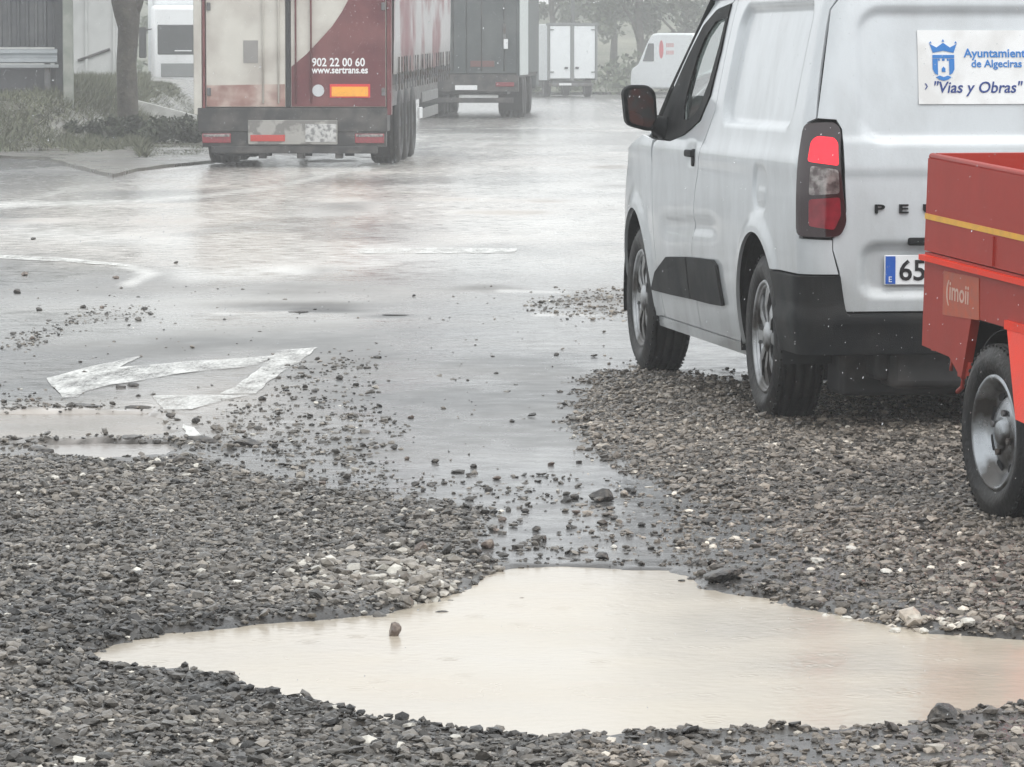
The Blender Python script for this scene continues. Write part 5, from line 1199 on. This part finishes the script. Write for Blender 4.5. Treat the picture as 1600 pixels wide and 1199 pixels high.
stl = empty('street_lamp', 'thin grey lamp post rising behind the white box truck', 'street lamp', (lp0.x, 172.0, .15)); lpo.parent = stl; hd_.done('lamp_head', M_wf, stl)
far = [(1000, 176, 'slender hazy tree with a dark trunk standing left of the far white van', 7.5, .17, 1), (1075, 184, 'hazy tree rising directly above the far white van', 7.0, .16, 2), (958, 196, 'hazy tree between the lamp post and the slender tree', 6.5, .14, 3),
       (862, 202, 'hazy tree directly behind the white box truck', 6.5, .14, 4), (1135, 190, 'hazy tree half hidden by the windscreen of the white van', 7.0, .15, 5), (268, 178, 'hazy tree above the white lorry at the upper left', 7.5, .16, 6), (920, 236, 'faint hazy tree on the bank right of the lamp post', 6.5, .15, 7), (1035, 240, 'faint hazy tree far up the bank between two nearer trees', 7, .15, 8)]
for px_, Yt, lab, hgt, rr_, sdd in far:
    r_ = random.Random(sdd * 13); p0 = P_(px_, 120, Yt); z0 = bank_h(p0.x, Yt) - .1
    cs = []; rs = []
    for k in range(22):
        a = r_.uniform(0, 2 * math.pi); d_ = r_.uniform(.2, 2.2); zz = r_.uniform(1.6 if sdd not in (1,) else 2.6, hgt - .5); cs.append((d_ * math.cos(a), d_ * math.sin(a), zz)); rs.append(r_.uniform(.4, .95))
    tree('far_tree', lab, (p0.x, Yt, z0), [(0, 0, 0), (.05, 0, 1.5), (-.08, 0, 3.2), (.05, 0, hgt * .75)], [rr_ * 1.3, rr_, rr_ * .85, rr_ * .3],
         [([(0, 0, 1.8 + k * .6), (r_.uniform(-1.2, 1.2), r_.uniform(-1, 1), 3.0 + k * .8), (r_.uniform(-2, 2), r_.uniform(-1.5, 1.5), 4.2 + k * .8)], [.08, .05, .02]) for k in range(4)], cs, rs, 2600, .13, sdd)
# scrub along the foot of the bank
V, col = leaf_cloud([(random.uniform(-45, 45), random.uniform(0, 8), random.uniform(.1, .9)) for i in range(260)], [random.uniform(.5, 1.3) for _ in range(260)], 22000, .16, 23, .8)
sc_ = tri_mesh('scrub', V, col * 1.25, M_leaf, nv=4); sc_.location = (0, 167, .1); tag(sc_, 'low hazy scrub along the far edge of the road', 'scrub', kind='stuff')

# ------------------------------------------------------------------ falling raindrops, each a small bead of water caught in the air
nd = 24000
dy_ = 6 + 26 * rng.uniform(0, 1, nd) ** .6; dx_ = rng.uniform(-1, 1, nd) * (dy_ * .125 + .8); dz_ = rng.uniform(.02, 3.2, nd); dr_ = rng.uniform(.0005, .0011, nd)
okd = np.ones(nd, bool)
tx_, ty_ = (dx_ - 1.8663), (dy_ - 17.2068); lx_ = tx_ * math.cos(R(8.3)) + ty_ * math.sin(R(8.3)); ly_ = -tx_ * math.sin(R(8.3)) + ty_ * math.cos(R(8.3))
okd &= ~((abs(lx_) < 1.0) & (ly_ > -.9) & (ly_ < 3.8) & (dz_ < 2.0))
dx_, dy_, dz_, dr_ = [q_[okd] for q_ in (dx_, dy_, dz_, dr_)]; nd = len(dx_)
Vd = IV[None] * dr_[:, None, None] * np.array([1, 1, 1.9]); Vd[..., 0] += Vd[..., 2] * .22; Vd = Vd + np.stack([dx_, dy_, dz_], -1)[:, None, :]
Fd = (IF[None] + 12 * np.arange(nd)[:, None, None]).reshape(-1, 3)
me = bpy.data.meshes.new('rain'); me.vertices.add(nd * 12); me.vertices.foreach_set('co', Vd.ravel()); me.loops.add(Fd.size); me.loops.foreach_set('vertex_index', Fd.ravel()); me.polygons.add(len(Fd))
me.polygons.foreach_set('loop_start', np.arange(0, Fd.size, 3)); me.polygons.foreach_set('loop_total', np.full(len(Fd), 3)); me.update()
tag(link('rain', me, None, mat('rain_water', (.9, .93, .95), rough=.1, trans=.85, ior=1.33, var=.01, rvar=.02)), 'fine raindrops falling over the whole road', 'rain', kind='stuff')

# ------------------------------------------------------------------ rain haze
b_ = MB(); b_.box(-430, 430, -90, 730, -1.2, 12.6, 0)
hz = b_.done('haze', None); hz.data.materials.clear()
hm = bpy.data.materials.new('rain_haze'); hm.use_nodes = True; hn = hm.node_tree; hn.nodes.clear()
ho = hn.nodes.new('ShaderNodeOutputMaterial'); hv = hn.nodes.new('ShaderNodeVolumePrincipled'); hv.inputs['Color'].default_value = (.985, .995, 1, 1); hv.inputs['Density'].default_value = HAZE_DENSITY; hv.inputs['Anisotropy'].default_value = .2
hn.links.new(hv.outputs[0], ho.inputs['Volume']); hz.data.materials.append(hm); tag(hz, 'pale rain haze filling the air over the road', 'haze', kind='stuff')
